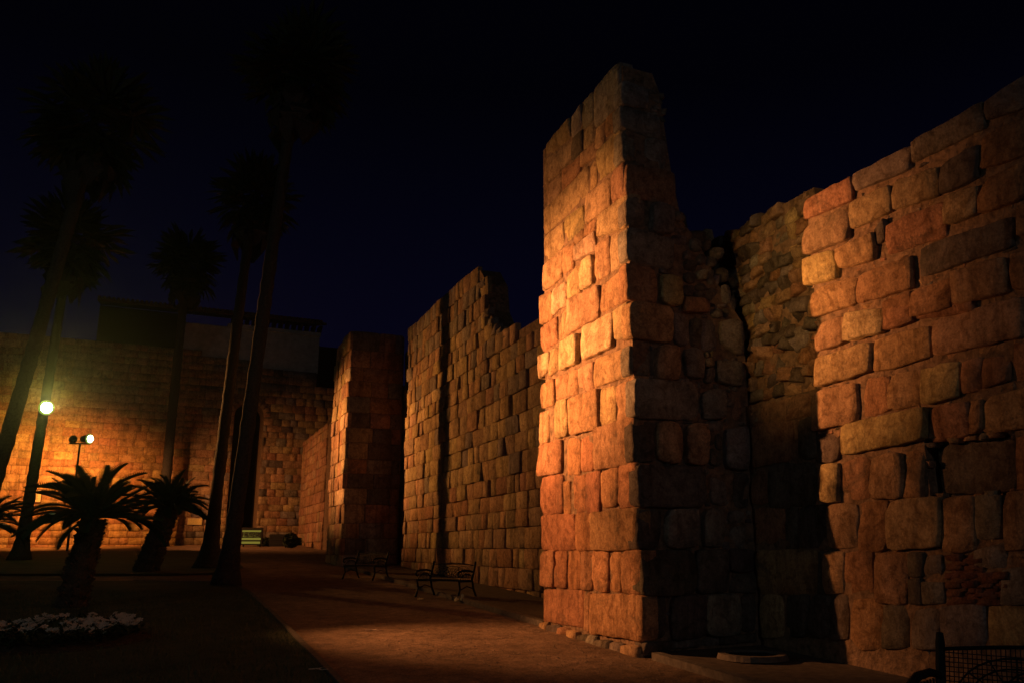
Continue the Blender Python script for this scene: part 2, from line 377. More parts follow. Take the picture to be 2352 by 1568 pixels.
P1F="""
0.89 8.22 0.1 8.26 0.14 7.55 0.92 7.61 g
1.32 8.23 0.9 8.22 0.93 7.77 1.34 7.76 g
1.7 8.18 1.34 8.22 1.35 7.82 1.71 7.82 g
2.69 8.17 1.76 8.19 1.77 7.86 2.7 7.91 m
2.73 7.9 1.67 7.78 1.69 7.48 2.74 7.44 m
1.73 7.81 1.32 7.79 1.33 7.44 1.75 7.44 d
1.3 7.73 0.91 7.74 0.93 7.43 1.32 7.43 m
0.9 7.58 0.62 7.58 0.64 7.2 0.92 7.25 o
0.58 7.58 0.15 7.54 0.17 7.26 0.6 7.29 r
2.67 7.38 2.1 7.41 2.11 7.07 2.68 7.04 m
2.08 7.43 1.41 7.37 1.42 7.12 2.09 7.08 r
1.39 7.4 0.87 7.4 0.88 7.15 1.4 7.19 o
0.85 7.2 0.1 7.19 0.13 6.72 0.88 6.72 y
1.1 7.15 0.87 7.13 0.9 6.71 1.12 6.68 o
2.78 7.01 1.16 7.11 1.18 6.66 2.79 6.59 y
1.25 6.65 0.48 6.64 0.5 6.21 1.27 6.21 o
0.43 6.67 0.06 6.67 0.09 6.23 0.45 6.22 r
2.03 6.57 1.34 6.54 1.35 6.17 2.04 6.17 y
2.82 6.56 2.07 6.54 2.08 6.13 2.83 6.11 y
0.86 6.19 0.03 6.2 0.07 5.73 0.87 5.88 y
1.33 6.23 0.96 6.18 0.97 6.02 1.34 6.04 o
1.65 6.13 1.36 6.15 1.36 6.03 1.65 6.03 o
1.63 5.97 0.97 5.98 0.98 5.71 1.64 5.75 p 3
2.08 6.11 1.68 6.08 1.7 5.68 2.1 5.68 o
2.87 6.08 2.12 6.11 2.14 5.65 2.88 5.62 o
0.96 5.75 0.54 5.76 0.57 5.23 0.99 5.25 o
0.51 5.75 0.07 5.72 0.1 5.26 0.54 5.22 m
1.47 5.66 1.05 5.66 1.07 5.23 1.49 5.24 p 3
1.95 5.57 1.48 5.64 1.5 5.22 1.96 5.24 y 1
2.48 5.55 1.99 5.53 2 5.17 2.49 5.14 p
2.99 5.57 2.5 5.53 2.52 5.06 3 5.09 o
0.86 5.13 0.06 5.19 0.09 4.73 0.89 4.74 o
1.89 5.2 0.9 5.14 0.92 4.69 1.91 4.69 o 3
2.28 5.05 1.91 5.1 1.92 4.69 2.29 4.65 o
2.97 5.03 2.34 5.06 2.35 4.66 2.98 4.63 r
0.49 4.66 0.08 4.69 0.11 4.24 0.51 4.26 y
1.39 4.65 0.5 4.64 0.53 4.19 1.41 4.18 p 4
2.17 4.61 1.58 4.61 1.6 4.19 2.19 4.18 p 5
3.05 4.58 2.65 4.57 2.66 4.28 3.06 4.2 p
2.63 4.58 2.35 4.57 2.36 4.22 2.64 4.17 y
2.33 4.53 2.13 4.51 2.14 4.18 2.34 4.15 r -9
1.56 4.62 1.37 4.64 1.39 4.14 1.59 4.12 r -9
1.11 4.11 0.08 4.08 0.1 3.71 1.13 3.73 o
1.6 4.08 1.12 4.09 1.14 3.71 1.61 3.75 o
1.96 4.12 1.66 4.08 1.67 3.73 1.98 3.75 r
2.42 4.1 2 4.09 2.01 3.77 2.43 3.76 o
3.01 4.1 2.46 4.09 2.47 3.71 3.01 3.71 o
0.94 3.67 0.5 3.65 0.53 3.16 0.97 3.16 y
0.49 3.64 0.14 3.67 0.17 3.19 0.52 3.17 o
0.12 3.67 0.02 3.68 0.05 3.18 0.16 3.18 o
1.87 3.67 0.97 3.68 1 3.15 1.89 3.15 o 4
2.38 3.71 1.92 3.7 1.94 3.18 2.39 3.17 y 4
2.7 3.61 2.42 3.69 2.43 3.17 2.71 3.15 r -3
3.05 3.65 2.72 3.65 2.73 3.16 3.06 3.14 o
1.11 3.13 0.04 3.16 0.08 2.58 1.14 2.59 m 3
1.6 3.07 1.19 3.11 1.22 2.59 1.62 2.6 r
2.04 3.12 1.61 3.06 1.63 2.57 2.06 2.59 o
2.19 3.13 2.04 3.13 2.06 2.6 2.21 2.6 d -10
3.06 3.12 2.21 3.13 2.23 2.63 3.07 2.65 o 3
0.45 2.58 0.03 2.58 0.07 2.04 0.49 2.05 o
0.97 2.54 0.48 2.57 0.51 2.09 1 2.08 o
1.4 2.56 1 2.56 1.03 2.02 1.43 2.02 r
1.84 2.56 1.43 2.55 1.46 2.03 1.86 2.03 r
2.15 2.49 1.97 2.48 1.99 2.04 2.17 2.01 o
3.01 2.62 2.2 2.61 2.22 2.05 3.02 2.04 r
2.95 2.03 1.8 2.01 1.82 1.52 2.96 1.52 r
1.76 2.02 1.22 2.01 1.24 1.52 1.78 1.52 r
1.2 2 0.03 2.03 0.06 1.53 1.23 1.52 m 4
2.99 1.5 2.55 1.51 2.56 0.99 3 0.99 o 3
2.52 1.5 2.11 1.51 2.13 0.99 2.53 0.99 r
2.1 1.51 1.66 1.51 1.69 0.99 2.11 0.98 r
1.63 1.5 1.31 1.5 1.33 1 1.65 1 o
1.28 1.5 0.83 1.51 0.86 1 1.3 1 o
0.81 1.5 0.48 1.51 0.51 1.01 0.84 1.01 o
0.44 1.51 -0.01 1.51 0.03 1 0.48 0.99 o
2.93 0.93 1.57 0.98 1.59 0.5 2.94 0.48 r
1.55 0.97 1.38 0.95 1.41 0.45 1.57 0.48 o
1.36 0.94 -0.04 0.99 -0 0.47 1.38 0.45 o 2
"""
FOOT="""
3.13 0.43 2.76 0.48 2.76 0.29 3.14 0.29 o
2.72 0.43 2.35 0.46 2.35 0.28 2.72 0.29 d
2.33 0.43 2.06 0.44 2.07 0.27 2.34 0.28 r
2.05 0.42 1.74 0.42 1.75 0.26 2.05 0.27 o
1.73 0.38 1.44 0.41 1.45 0.25 1.73 0.25 d
1.42 0.41 1.19 0.41 1.2 0.23 1.43 0.24 g
1.17 0.37 0.81 0.39 0.82 0.22 1.18 0.22 d
0.79 0.38 0.48 0.39 0.49 0.22 0.8 0.22 g
0.46 0.37 0.07 0.4 0.08 0.2 0.47 0.22 o
"""
P1S="""
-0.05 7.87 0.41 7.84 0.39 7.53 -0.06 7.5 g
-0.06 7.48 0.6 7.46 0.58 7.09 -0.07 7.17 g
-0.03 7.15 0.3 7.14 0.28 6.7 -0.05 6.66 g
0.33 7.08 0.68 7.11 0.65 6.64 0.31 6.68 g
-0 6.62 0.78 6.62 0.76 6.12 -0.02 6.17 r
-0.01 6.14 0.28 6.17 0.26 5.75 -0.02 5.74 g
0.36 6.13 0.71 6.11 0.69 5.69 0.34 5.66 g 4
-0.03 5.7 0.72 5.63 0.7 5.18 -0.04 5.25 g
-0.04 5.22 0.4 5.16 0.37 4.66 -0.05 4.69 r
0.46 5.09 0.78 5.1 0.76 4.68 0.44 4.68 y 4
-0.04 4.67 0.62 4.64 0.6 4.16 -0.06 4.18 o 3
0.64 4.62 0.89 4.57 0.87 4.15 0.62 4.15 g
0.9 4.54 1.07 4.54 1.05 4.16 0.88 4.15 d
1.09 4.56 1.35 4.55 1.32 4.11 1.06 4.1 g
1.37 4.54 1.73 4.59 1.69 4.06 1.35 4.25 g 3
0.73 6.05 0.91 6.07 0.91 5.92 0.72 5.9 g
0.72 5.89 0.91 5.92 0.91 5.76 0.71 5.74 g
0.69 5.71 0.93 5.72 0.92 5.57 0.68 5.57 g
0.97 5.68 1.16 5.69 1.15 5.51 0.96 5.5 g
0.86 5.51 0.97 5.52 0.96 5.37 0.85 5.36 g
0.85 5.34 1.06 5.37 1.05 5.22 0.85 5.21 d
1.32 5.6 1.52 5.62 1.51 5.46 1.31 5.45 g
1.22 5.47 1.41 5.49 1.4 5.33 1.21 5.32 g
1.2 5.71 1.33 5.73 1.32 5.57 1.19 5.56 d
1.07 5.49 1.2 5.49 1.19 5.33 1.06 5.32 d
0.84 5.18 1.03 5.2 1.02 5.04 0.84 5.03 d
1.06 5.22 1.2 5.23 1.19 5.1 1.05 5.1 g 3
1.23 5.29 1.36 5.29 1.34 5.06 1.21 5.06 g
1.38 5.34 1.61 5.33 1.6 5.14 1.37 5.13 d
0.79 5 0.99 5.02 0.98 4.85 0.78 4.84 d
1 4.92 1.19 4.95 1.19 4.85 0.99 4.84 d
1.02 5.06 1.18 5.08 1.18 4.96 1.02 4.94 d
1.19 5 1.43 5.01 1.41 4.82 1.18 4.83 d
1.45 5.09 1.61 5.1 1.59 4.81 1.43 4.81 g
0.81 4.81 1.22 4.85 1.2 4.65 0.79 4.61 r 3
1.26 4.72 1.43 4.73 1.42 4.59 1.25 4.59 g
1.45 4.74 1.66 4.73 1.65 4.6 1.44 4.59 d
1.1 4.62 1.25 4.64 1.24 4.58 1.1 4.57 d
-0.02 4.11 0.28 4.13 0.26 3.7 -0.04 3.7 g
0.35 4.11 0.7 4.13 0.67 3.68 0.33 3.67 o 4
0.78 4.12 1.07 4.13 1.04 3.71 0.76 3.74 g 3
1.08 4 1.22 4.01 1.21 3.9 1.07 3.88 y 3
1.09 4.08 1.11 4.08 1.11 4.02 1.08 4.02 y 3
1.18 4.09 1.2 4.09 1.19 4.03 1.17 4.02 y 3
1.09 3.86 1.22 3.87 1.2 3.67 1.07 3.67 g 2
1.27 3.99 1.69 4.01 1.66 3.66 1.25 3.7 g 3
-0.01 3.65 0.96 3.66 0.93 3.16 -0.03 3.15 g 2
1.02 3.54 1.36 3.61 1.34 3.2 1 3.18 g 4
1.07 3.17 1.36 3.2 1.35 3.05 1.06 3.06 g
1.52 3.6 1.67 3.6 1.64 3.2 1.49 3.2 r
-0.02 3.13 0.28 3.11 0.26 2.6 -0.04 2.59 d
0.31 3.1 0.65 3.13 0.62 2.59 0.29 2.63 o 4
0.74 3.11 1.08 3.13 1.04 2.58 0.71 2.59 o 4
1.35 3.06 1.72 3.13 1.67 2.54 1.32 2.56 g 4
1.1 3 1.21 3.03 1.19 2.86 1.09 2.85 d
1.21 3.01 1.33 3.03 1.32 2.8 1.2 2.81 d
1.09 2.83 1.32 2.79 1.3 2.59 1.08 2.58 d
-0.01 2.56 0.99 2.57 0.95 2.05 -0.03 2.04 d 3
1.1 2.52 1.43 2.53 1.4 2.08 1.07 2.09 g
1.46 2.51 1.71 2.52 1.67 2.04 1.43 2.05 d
0 2.01 0.35 2 0.33 1.54 -0.02 1.53 d
0.39 2.02 0.86 2.04 0.83 1.56 0.37 1.55 g 4
0.94 2.03 1.24 2.05 1.21 1.56 0.91 1.56 g 4
1.34 2.01 1.6 2.01 1.58 1.85 1.33 1.84 g
1.35 1.82 1.6 1.82 1.58 1.57 1.33 1.57 g
0.02 1.51 0.79 1.52 0.76 0.99 -0 0.99 d 2
0.81 1.52 1.27 1.53 1.23 1.01 0.78 1 d 3
1.3 1.53 1.71 1.52 1.69 1.24 1.28 1.27 d
1.31 1.22 1.7 1.23 1.68 0.99 1.29 1.01 d
0.02 0.98 0.36 0.99 0.34 0.48 0 0.48 d
0.42 0.98 0.91 0.99 0.88 0.5 0.4 0.46 d 3
0.91 0.99 1.42 0.98 1.38 0.49 0.88 0.5 g 3
1.46 0.98 1.69 0.97 1.65 0.51 1.42 0.52 d
0.02 0.45 0.4 0.45 0.39 0.35 0.01 0.34 d
0.41 0.46 0.8 0.49 0.79 0.39 0.41 0.37 g
0.82 0.47 1.08 0.48 1.08 0.39 0.81 0.38 g
1.1 0.48 1.63 0.5 1.62 0.41 1.09 0.39 d
"""
RW="""
-1.43 5.75 -2.26 5.74 -2.23 5.47 -1.4 5.54 r
-2.29 5.76 -3.11 5.75 -3.08 5.5 -2.27 5.56 g
-3.16 5.75 -4.03 5.76 -3.99 5.52 -3.13 5.55 g
-4.05 5.76 -4.48 5.8 -4.44 5.52 -4.02 5.59 g
-1.39 5.41 -2.17 5.42 -2.12 5.03 -1.35 5.08 m
-2.19 5.43 -2.81 5.4 -2.77 5.12 -2.15 5.14 m
-2.83 5.42 -3.43 5.34 -3.39 5.06 -2.8 5.13 m
-3.45 5.35 -3.9 5.38 -3.85 5.05 -3.41 5.06 d
-3.92 5.45 -4.42 5.42 -4.37 5.07 -3.87 5.13 r
-1.4 5 -1.91 4.95 -1.87 4.63 -1.36 4.69 y 3
-1.96 4.94 -2.51 4.95 -2.47 4.66 -1.93 4.73 o 3
-2.53 4.98 -2.67 5.05 -2.64 4.85 -2.51 4.82 d
-2.68 4.98 -3.46 4.96 -3.41 4.61 -2.64 4.67 r
-3.45 5.02 -3.84 4.97 -3.8 4.7 -3.4 4.72 m
-3.86 4.99 -4.36 5 -4.31 4.68 -3.82 4.69 r
-1.42 4.55 -2.17 4.56 -2.13 4.25 -1.38 4.27 o
-2.17 4.56 -2.97 4.53 -2.93 4.2 -2.13 4.25 r
-3.09 4.58 -4.14 4.53 -4.1 4.27 -3.05 4.29 d
-4.21 4.6 -4.42 4.58 -4.38 4.32 -4.17 4.34 o
-2.54 4.14 -2.89 4.17 -2.85 3.9 -2.5 3.89 r
-2.91 4.15 -3.42 4.17 -3.38 3.87 -2.87 3.9 r
-3.45 4.2 -4.04 4.16 -4 3.85 -3.41 3.89 o 3
-4.09 4.18 -4.35 4.12 -4.29 3.8 -4.04 3.86 r
-1.45 4.16 -1.96 4.14 -1.92 3.84 -1.41 3.84 o
-1.98 4.16 -2.52 4.08 -2.49 3.82 -1.94 3.86 p 3
-2.53 4.06 -2.91 4.02 -2.89 3.85 -2.5 3.85 r
-2.92 3.97 -3.62 3.89 -3.61 3.77 -2.9 3.87 r -1
-1.45 3.74 -2.3 3.75 -2.26 3.45 -1.41 3.42 y 3
-2.32 3.77 -3.09 3.75 -3.05 3.43 -2.28 3.43 o
-3.12 3.78 -4.13 3.76 -4.08 3.41 -3.08 3.44 o
-1.34 3.35 -2.02 3.35 -1.97 2.93 -1.28 2.91 o 3
-2.04 3.38 -2.5 3.34 -2.45 2.98 -1.99 2.96 r -1
-2.48 3.35 -2.93 3.33 -2.88 2.98 -2.43 2.98 o
-2.91 3.33 -3.37 3.32 -3.32 2.99 -2.86 2.97 y 2
-3.4 3.3 -3.62 3.3 -3.57 3.01 -3.36 3.01 r
-3.63 3.29 -3.91 3.27 -3.87 3.05 -3.59 3.02 r 2
-3.96 3.36 -4.24 3.35 -4.19 3.01 -3.9 3.02 r
-0.98 3.07 -1.29 3.08 -1.23 2.59 -0.93 2.59 d
-1.29 2.85 -1.67 2.85 -1.63 2.54 -1.25 2.51 d
-1.73 2.9 -2.92 2.93 -2.87 2.63 -1.69 2.58 y 4
-2.94 2.91 -3.41 2.92 -3.37 2.61 -2.9 2.59 r
-3.43 2.92 -3.55 2.91 -3.51 2.64 -3.38 2.62 r
-3.56 2.94 -4.17 2.94 -4.12 2.59 -3.51 2.61 o
-0.29 3.37 -1.21 3.37 -1.18 3.11 -0.26 3.11 r
-0.09 3.13 -0.89 3.08 -0.83 2.61 -0.03 2.57 r 1
-1.37 2.49 -1.62 2.49 -1.56 2.07 -1.31 2.07 y 3
-1.68 2.5 -2.1 2.51 -2.04 2.06 -1.62 2.08 r
-2.11 2.51 -2.57 2.52 -2.51 2.06 -2.05 2.07 o 3
-2.58 2.51 -2.81 2.51 -2.74 2.05 -2.52 2.06 r
-2.94 2.55 -3.77 2.54 -3.69 2.06 -2.87 2.08 d -6
-3.84 2.52 -4.07 2.51 -4 2.06 -3.77 2.06 r
-1.37 2.03 -1.84 2.02 -1.78 1.55 -1.32 1.56 o
-1.85 2.03 -2.27 2.03 -2.2 1.53 -1.78 1.52 r
-2.28 2.03 -2.97 2.03 -2.9 1.55 -2.21 1.54 y 3
-2.98 2.02 -3.34 2.02 -3.27 1.52 -2.9 1.52 o
-3.35 2.02 -3.63 2.02 -3.57 1.63 -3.29 1.62 g
-3.67 2.04 -4 2.04 -3.92 1.55 -3.59 1.52 o
-1.27 1.49 -1.56 1.51 -1.5 1.06 -1.22 1.04 o
-1.57 1.5 -2 1.51 -1.95 1.09 -1.52 1.06 r
-2.05 1.49 -2.47 1.5 -2.39 0.99 -1.98 0.98 r
-2.47 1.5 -2.67 1.5 -2.63 1.27 -2.44 1.26 d
-2.68 1.47 -2.89 1.48 -2.85 1.25 -2.64 1.23 g
-2.44 1.23 -2.61 1.25 -2.58 1.01 -2.41 1 d
-2.62 1.21 -2.88 1.22 -2.85 1.03 -2.6 1.01 g
-3.27 1.52 -3.61 1.59 -3.57 1.37 -3.24 1.38 g
-3.53 1.35 -3.89 1.38 -3.85 1.08 -3.49 1.06 g
-1.3 1.02 -1.57 1.04 -1.51 0.57 -1.24 0.54 d
-1.64 1 -2.06 1.02 -1.99 0.5 -1.58 0.49 r
-2.06 0.96 -2.42 0.99 -2.36 0.57 -2.01 0.53 d
-2.46 0.95 -2.79 0.97 -2.73 0.59 -2.41 0.57 g
-2.82 0.99 -3.31 1.03 -3.25 0.65 -2.77 0.6 g
-3.34 1.03 -3.85 1.07 -3.79 0.7 -3.28 0.65 y
-0.03 2.55 -0.37 2.56 -0.32 2.11 0.02 2.11 r
-0.38 2.57 -1.24 2.53 -1.18 2.04 -0.32 2.04 d
-0.03 2.04 -0.61 2.04 -0.55 1.55 0.03 1.53 r
-0.62 2.03 -0.85 2.03 -0.8 1.55 -0.57 1.54 d
-0.87 2.02 -1.38 2.03 -1.33 1.56 -0.81 1.55 d
-0.02 1.51 -1.13 1.52 -1.07 1.04 0.03 0.98 o
-1.17 1.5 -1.26 1.5 -1.2 1.05 -1.11 1.04 d
-0.02 0.96 -0.45 0.98 -0.4 0.5 0.04 0.46 y
-0.48 0.98 -0.93 1.01 -0.88 0.55 -0.42 0.5 d
-0.95 1.01 -1.28 1.02 -1.22 0.57 -0.9 0.54 d
-2.95 1.47 -3.12 1.48 -3.11 1.44 -2.94 1.44 k
-3.13 1.47 -3.29 1.48 -3.28 1.44 -3.12 1.44 k
-3 1.43 -3.17 1.44 -3.16 1.4 -3 1.39 k
-3.18 1.43 -3.34 1.44 -3.33 1.4 -3.17 1.4 k
-2.93 1.39 -3.1 1.39 -3.1 1.36 -2.93 1.35 k
-3.11 1.39 -3.28 1.4 -3.27 1.36 -3.11 1.35 k
-2.99 1.35 -3.16 1.35 -3.15 1.32 -2.98 1.31 k
-3.17 1.35 -3.33 1.36 -3.32 1.32 -3.16 1.32 k
-2.92 1.3 -3.09 1.31 -3.09 1.28 -2.92 1.27 k
-3.1 1.31 -3.26 1.32 -3.26 1.28 -3.1 1.27 k
-3.27 1.31 -3.43 1.32 -3.42 1.29 -3.27 1.28 k
-3.44 1.32 -3.59 1.33 -3.58 1.29 -3.43 1.28 k
-2.98 1.26 -3.15 1.27 -3.14 1.24 -2.97 1.23 k
-3.15 1.27 -3.31 1.28 -3.31 1.24 -3.15 1.23 k
-3.32 1.27 -3.48 1.28 -3.47 1.25 -3.32 1.24 k
-2.91 1.22 -3.08 1.23 -3.07 1.19 -2.9 1.18 k
-3.09 1.23 -3.25 1.24 -3.25 1.2 -3.08 1.19 k
-3.26 1.23 -3.42 1.24 -3.41 1.21 -3.25 1.2 k
-3.42 1.24 -3.58 1.25 -3.57 1.21 -3.42 1.2 k
-2.97 1.18 -3.13 1.19 -3.13 1.16 -2.96 1.14 k
-3.14 1.19 -3.3 1.2 -3.3 1.16 -3.14 1.15 k
-3.31 1.19 -3.47 1.2 -3.46 1.17 -3.31 1.16 k
-2.9 1.14 -3.07 1.15 -3.06 1.11 -2.89 1.1 k
-3.08 1.14 -3.24 1.16 -3.23 1.12 -3.07 1.11 k
-3.25 1.15 -3.41 1.16 -3.4 1.13 -3.24 1.12 k
-3.41 1.16 -3.56 1.17 -3.56 1.14 -3.41 1.12 k
-2.95 1.1 -3.12 1.11 -3.12 1.07 -2.95 1.06 k
-3.13 1.11 -3.29 1.12 -3.29 1.08 -3.12 1.07 k
-3.3 1.11 -3.45 1.13 -3.45 1.09 -3.29 1.08 k
-2.89 1.05 -3.06 1.07 -3.05 1.03 -2.88 1.02 k
-3.06 1.06 -3.23 1.07 -3.22 1.04 -3.06 1.03 k
-3.24 1.07 -3.39 1.08 -3.39 1.05 -3.23 1.04 k
-3.4 1.08 -3.55 1.09 -3.55 1.06 -3.4 1.05 k
"""
A = R(-21.5)                                   # the old wall runs this way (from straight ahead, to the left)
RZ = math.atan2(math.cos(A), math.sin(A))
E1 = Vector((math.sin(A), math.cos(A), 0)); NO = Vector((-math.cos(A), math.sin(A), 0))
PC = Vector((1.559, 10.591, 0)); PB = PC - NO * 1.7
def wall_pt(u, y=0.0, z=0.0): return PB + E1 * u + NO * y + Vector((0, 0, z))
def rows_of(txt):
    for ln in txt.strip().splitlines():
        f = ln.split(); yield [float(v) for v in f[:8]], f[8], (float(f[9]) if len(f) > 9 else None)
def bbox(q): return (min(q[0::2]), max(q[0::2]), min(q[1::2]), max(q[1::2]))
def clear(bb, boxes, g=0.012):
    return all(bb[1] < o[0] + g or bb[0] > o[1] - g or bb[3] < o[2] + g or bb[2] > o[3] - g for o in boxes)
def chinks(par, boxes, area, tries, kind, rng, y0, codes='grmd', ok=None):
    h = Heap(); n = 0
    for _ in range(tries):
        w, hh = rng.uniform(.05, .20), rng.uniform(.045, .12); a, b = rng.uniform(area[0], area[1]-w), rng.uniform(area[2], area[3]-hh)
        bb = (a, a+w, b, b+hh)
        if ok and not ok(bb): continue
        if clear(bb, boxes, 0.022):
            h.stone(*bb, pick(rng, codes), rng.uniform(-.05, -.015), kind, rng, y0, RUB, .12); boxes.append(bb); n += 1
    if n: h.build('filling_stones', par)

# ---------------------------------------------------------------- ground
def sheet(name, poly, m, dz, kind='structure'):
    me = mesh(name, [(x, y, gz(y) + dz) for x, y in poly], [tuple(range(len(poly)))], m)
    return tag(obj(name, me), kind=kind)
sheet('ground', [(-400, -60), (400, -60), (400, 700), (-400, 700)], M_GROUND, 0.0)
edge = [(x * 1.06, y * 1.06) for x, y in [(2.4, -2.0), (1.6, 0.1), (-0.2, 4.7), (-1.65, 8.52), (-3.5, 13.3), (-5.15, 17.4), (-5.95, 19.2), (-6.55, 20.2), (-7.2, 20.6), (-9.0, 20.9)]]
sheet('lawn', edge + [(-40, 22.3), (-40, -2.0)], M_LAWN, 0.045)
sheet('far_lawn', [(-40, 24.9), (-9.5, 24.6), (-8.0, 25.4), (-8.6, 28.0), (-12.6, 38.5), (-15.5, 41.5), (-40, 38.0)], M_LAWN, 0.045)
# thin stone edging along the lawn
def ribbon(name, pts, w, h, m, up=0.0):
    mb = MB(); n = len(pts); L = []
    for i, (x, y) in enumerate(pts):
        d = Vector((pts[min(i+1, n-1)][0] - pts[max(i-1, 0)][0], pts[min(i+1, n-1)][1] - pts[max(i-1, 0)][1], 0)).normalized()
        s = Vector((d.y, -d.x, 0)) * w / 2; c = Vector((x, y, 0))
        L.append([(c + s * k) for k in (-1, 1)])
    V = []
    for a, b in L:
        for p, t in ((a, -0.05), (a, h), (b, h), (b, -0.05)): V.append((p.x, p.y, gz(p.y) + t + up))
    F = [(0, 1, 2, 3), tuple((n-1)*4 + i for i in (3, 2, 1, 0))]
    for i in range(n-1):
        for j in range(4): F.append((i*4+j, (i+1)*4+j, (i+1)*4+(j+1) % 4, i*4+(j+1) % 4))
    return tag(mb.add(V, F).build(name, m), kind='structure')
ribbon('lawn_edging', edge, 0.07, 0.065, M_KERB)
# raised pavement at the foot of the wall, with a low kerb
pv = [wall_pt(-9, 1.55), wall_pt(19.6, 1.55), wall_pt(19.6, -0.2), wall_pt(-9, -0.2)]
sheet('pavement', [(p.x, p.y) for p in pv], M_PAVE, 0.05)
kp = lambda u: (wall_pt(u, 1.62).x, wall_pt(u, 1.62).y)
ribbon('pavement_kerb', [kp(-9 + i * (8.85) / 12) for i in range(13)], 0.12, 0.085, M_KERB)
ribbon('pavement_kerb', [kp(3.05 + i * (16.4) / 20) for i in range(21)], 0.12, 0.085, M_KERB)
rp = random.Random(77)
pb = MB()                                       # pebbles and grit on the path
for _ in range(4200):
    t = rp.random() ** 1.5; y = 5.5 + t * 18; xl = -0.2 - (y - 4.7) * 0.385 + 0.1
    x = rp.uniform(xl, min(xl + 9, 1.6 - (y - 10) * 0.39)); s = rp.uniform(.005, .018)
    z = gz(y); a = rp.uniform(0, 6.28)
    V = [(x + s*math.cos(a + k*1.571)*rp.uniform(.7, 1.3), y + s*math.sin(a + k*1.571)*rp.uniform(.7, 1.3), z) for k in range(4)] + [(x, y, z + s*rp.uniform(.5, .9))]
    pb.add(V, [(0, 1, 4), (1, 2, 4), (2, 3, 4), (3, 0, 4)])
tag(pb.build('gravel', simple('pebble', (0.24, 0.18, 0.13), 0.9, 40)), kind='stuff')

# ---------------------------------------------------------------- the tall pier
rng = random.Random(11)
pier = tag(empty('stone_pier', PC, RZ), 'tall sharp cornered stone pier, floodlit orange on its broad front, dark on its side', 'pier', 'piers of the old wall')
prof = [(0.024, -.2), (1.75, -.2), (1.78, 4.55), (1.45, 5.0), (1.15, 5.6), (.86, 5.95), (.74, 6.6), (.66, 7.3), (.60, 7.85), (.50, 8.12), (.024, 8.14)]
mb = MB(); n = len(prof)
V = [(0.05, -d, z) for d, z in prof] + [(2.86, -d, z) for d, z in prof]
mb.add(V, [tuple(range(n)), tuple(range(2*n-1, n-1, -1))] + [(i, i+n, (i+1) % n+n, (i+1) % n) for i in range(n)])
mb.build('mortar_core', M_MORTAR, pier)
fb = []; sb = []
for q, code, pr in rows_of(P1F):
    p = rng.uniform(-.012, .022) if pr is None else pr * 0.012
    o = traced_stone(pier, q, code, p, 'front', rng, 0.0, rough=0.018 if code == 'm' else 0.011, gap=-0.013, edge=0.02, rnd=0.12, dens=0.06)
    if max(q[1::2]) < 3.2: c_ = o.color; o.color = (c_[0], c_[1] * .86, c_[2] * .80, 1)      # lower courses tinted redder
    fb.append(bbox(q))
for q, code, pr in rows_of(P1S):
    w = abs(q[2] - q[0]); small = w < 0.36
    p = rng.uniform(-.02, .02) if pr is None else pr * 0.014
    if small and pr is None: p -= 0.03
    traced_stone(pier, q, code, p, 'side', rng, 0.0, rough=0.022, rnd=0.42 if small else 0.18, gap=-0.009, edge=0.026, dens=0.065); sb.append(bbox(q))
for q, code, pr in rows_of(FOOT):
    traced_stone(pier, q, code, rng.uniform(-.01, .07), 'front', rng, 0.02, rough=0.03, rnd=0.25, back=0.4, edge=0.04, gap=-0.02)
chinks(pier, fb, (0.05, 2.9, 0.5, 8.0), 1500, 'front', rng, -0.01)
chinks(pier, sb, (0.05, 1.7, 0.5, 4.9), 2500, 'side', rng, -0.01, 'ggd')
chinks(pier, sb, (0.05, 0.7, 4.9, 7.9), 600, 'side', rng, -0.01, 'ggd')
hp = Heap()                                     # loose rubble along the broken top of the pier
for _ in range(26):
    d = rng.uniform(.08, .5); w = rng.uniform(.12, .3); hp.stone(rng.uniform(.1, 2.6), 0, 0, 0, 'g', 0, 'front', rng) if False else None
for d, z in ((.9, 5.95), (1.15, 5.65), (1.4, 5.05), (1.6, 4.75)):
    for k in range(4):
        w = rng.uniform(.16, .34); a = d - .1 + rng.uniform(-.08, .06)
        hp.stone(a, a + w, z - .1 + rng.uniform(-.06, .06), z + .12 + rng.uniform(-.03, .08), pick(rng, 'ggd'), -0.1 - 0.5*k, 'side', rng, 0, RUB, .3)
hp.build('rubble', pier)

# ---------------------------------------------------------------- the near wall, on the viewer's side of the pier
near = tag(empty('stone_wall', PB, RZ), 'high wall of big rounded granite blocks behind the iron bench, meeting the tall pier', 'wall', 'stretches of the old wall')
mb = MB()
NI = [bbox(q) for q, c, p in rows_of(RW) if p == -6][0]; NI = (NI[0] - .06, NI[1] + .05, NI[2] - .05, NI[3] + .07)
mb.box((-9, -1.6, -.3), (-1.44, -.024, NI[2])); mb.box((-9, -1.6, NI[3]), (-1.44, -.024, 5.70))
mb.box((-9, -1.6, NI[2]), (NI[0], -.036, NI[3])); mb.box((NI[1], -1.6, NI[2]), (-1.44, -.0245, NI[3])); mb.box((NI[0], -1.6, NI[2]), (NI[1], -.19, NI[3]))
mb.box((-1.44, -1.6, -.3), (2.9, -.025, 3.40)); mb.box((-1.44, -1.598, 3.401), (2.9, -.17, 5.98))
mb.build('mortar_core', M_MORTAR, near)
boxes = []
for q, code, pr in rows_of(RW):
    p = rng.uniform(-.012, .016) if pr is None else (-.13 if pr == -6 else pr * 0.013)
    if min(q[1::2]) > 3.32: p += .028
    traced_stone(near, q, code, p, 'front', rng, 0.0, rough=0.018, rnd=0.17, gap=-0.015, edge=0.020, dens=0.07); boxes.append(bbox(q))
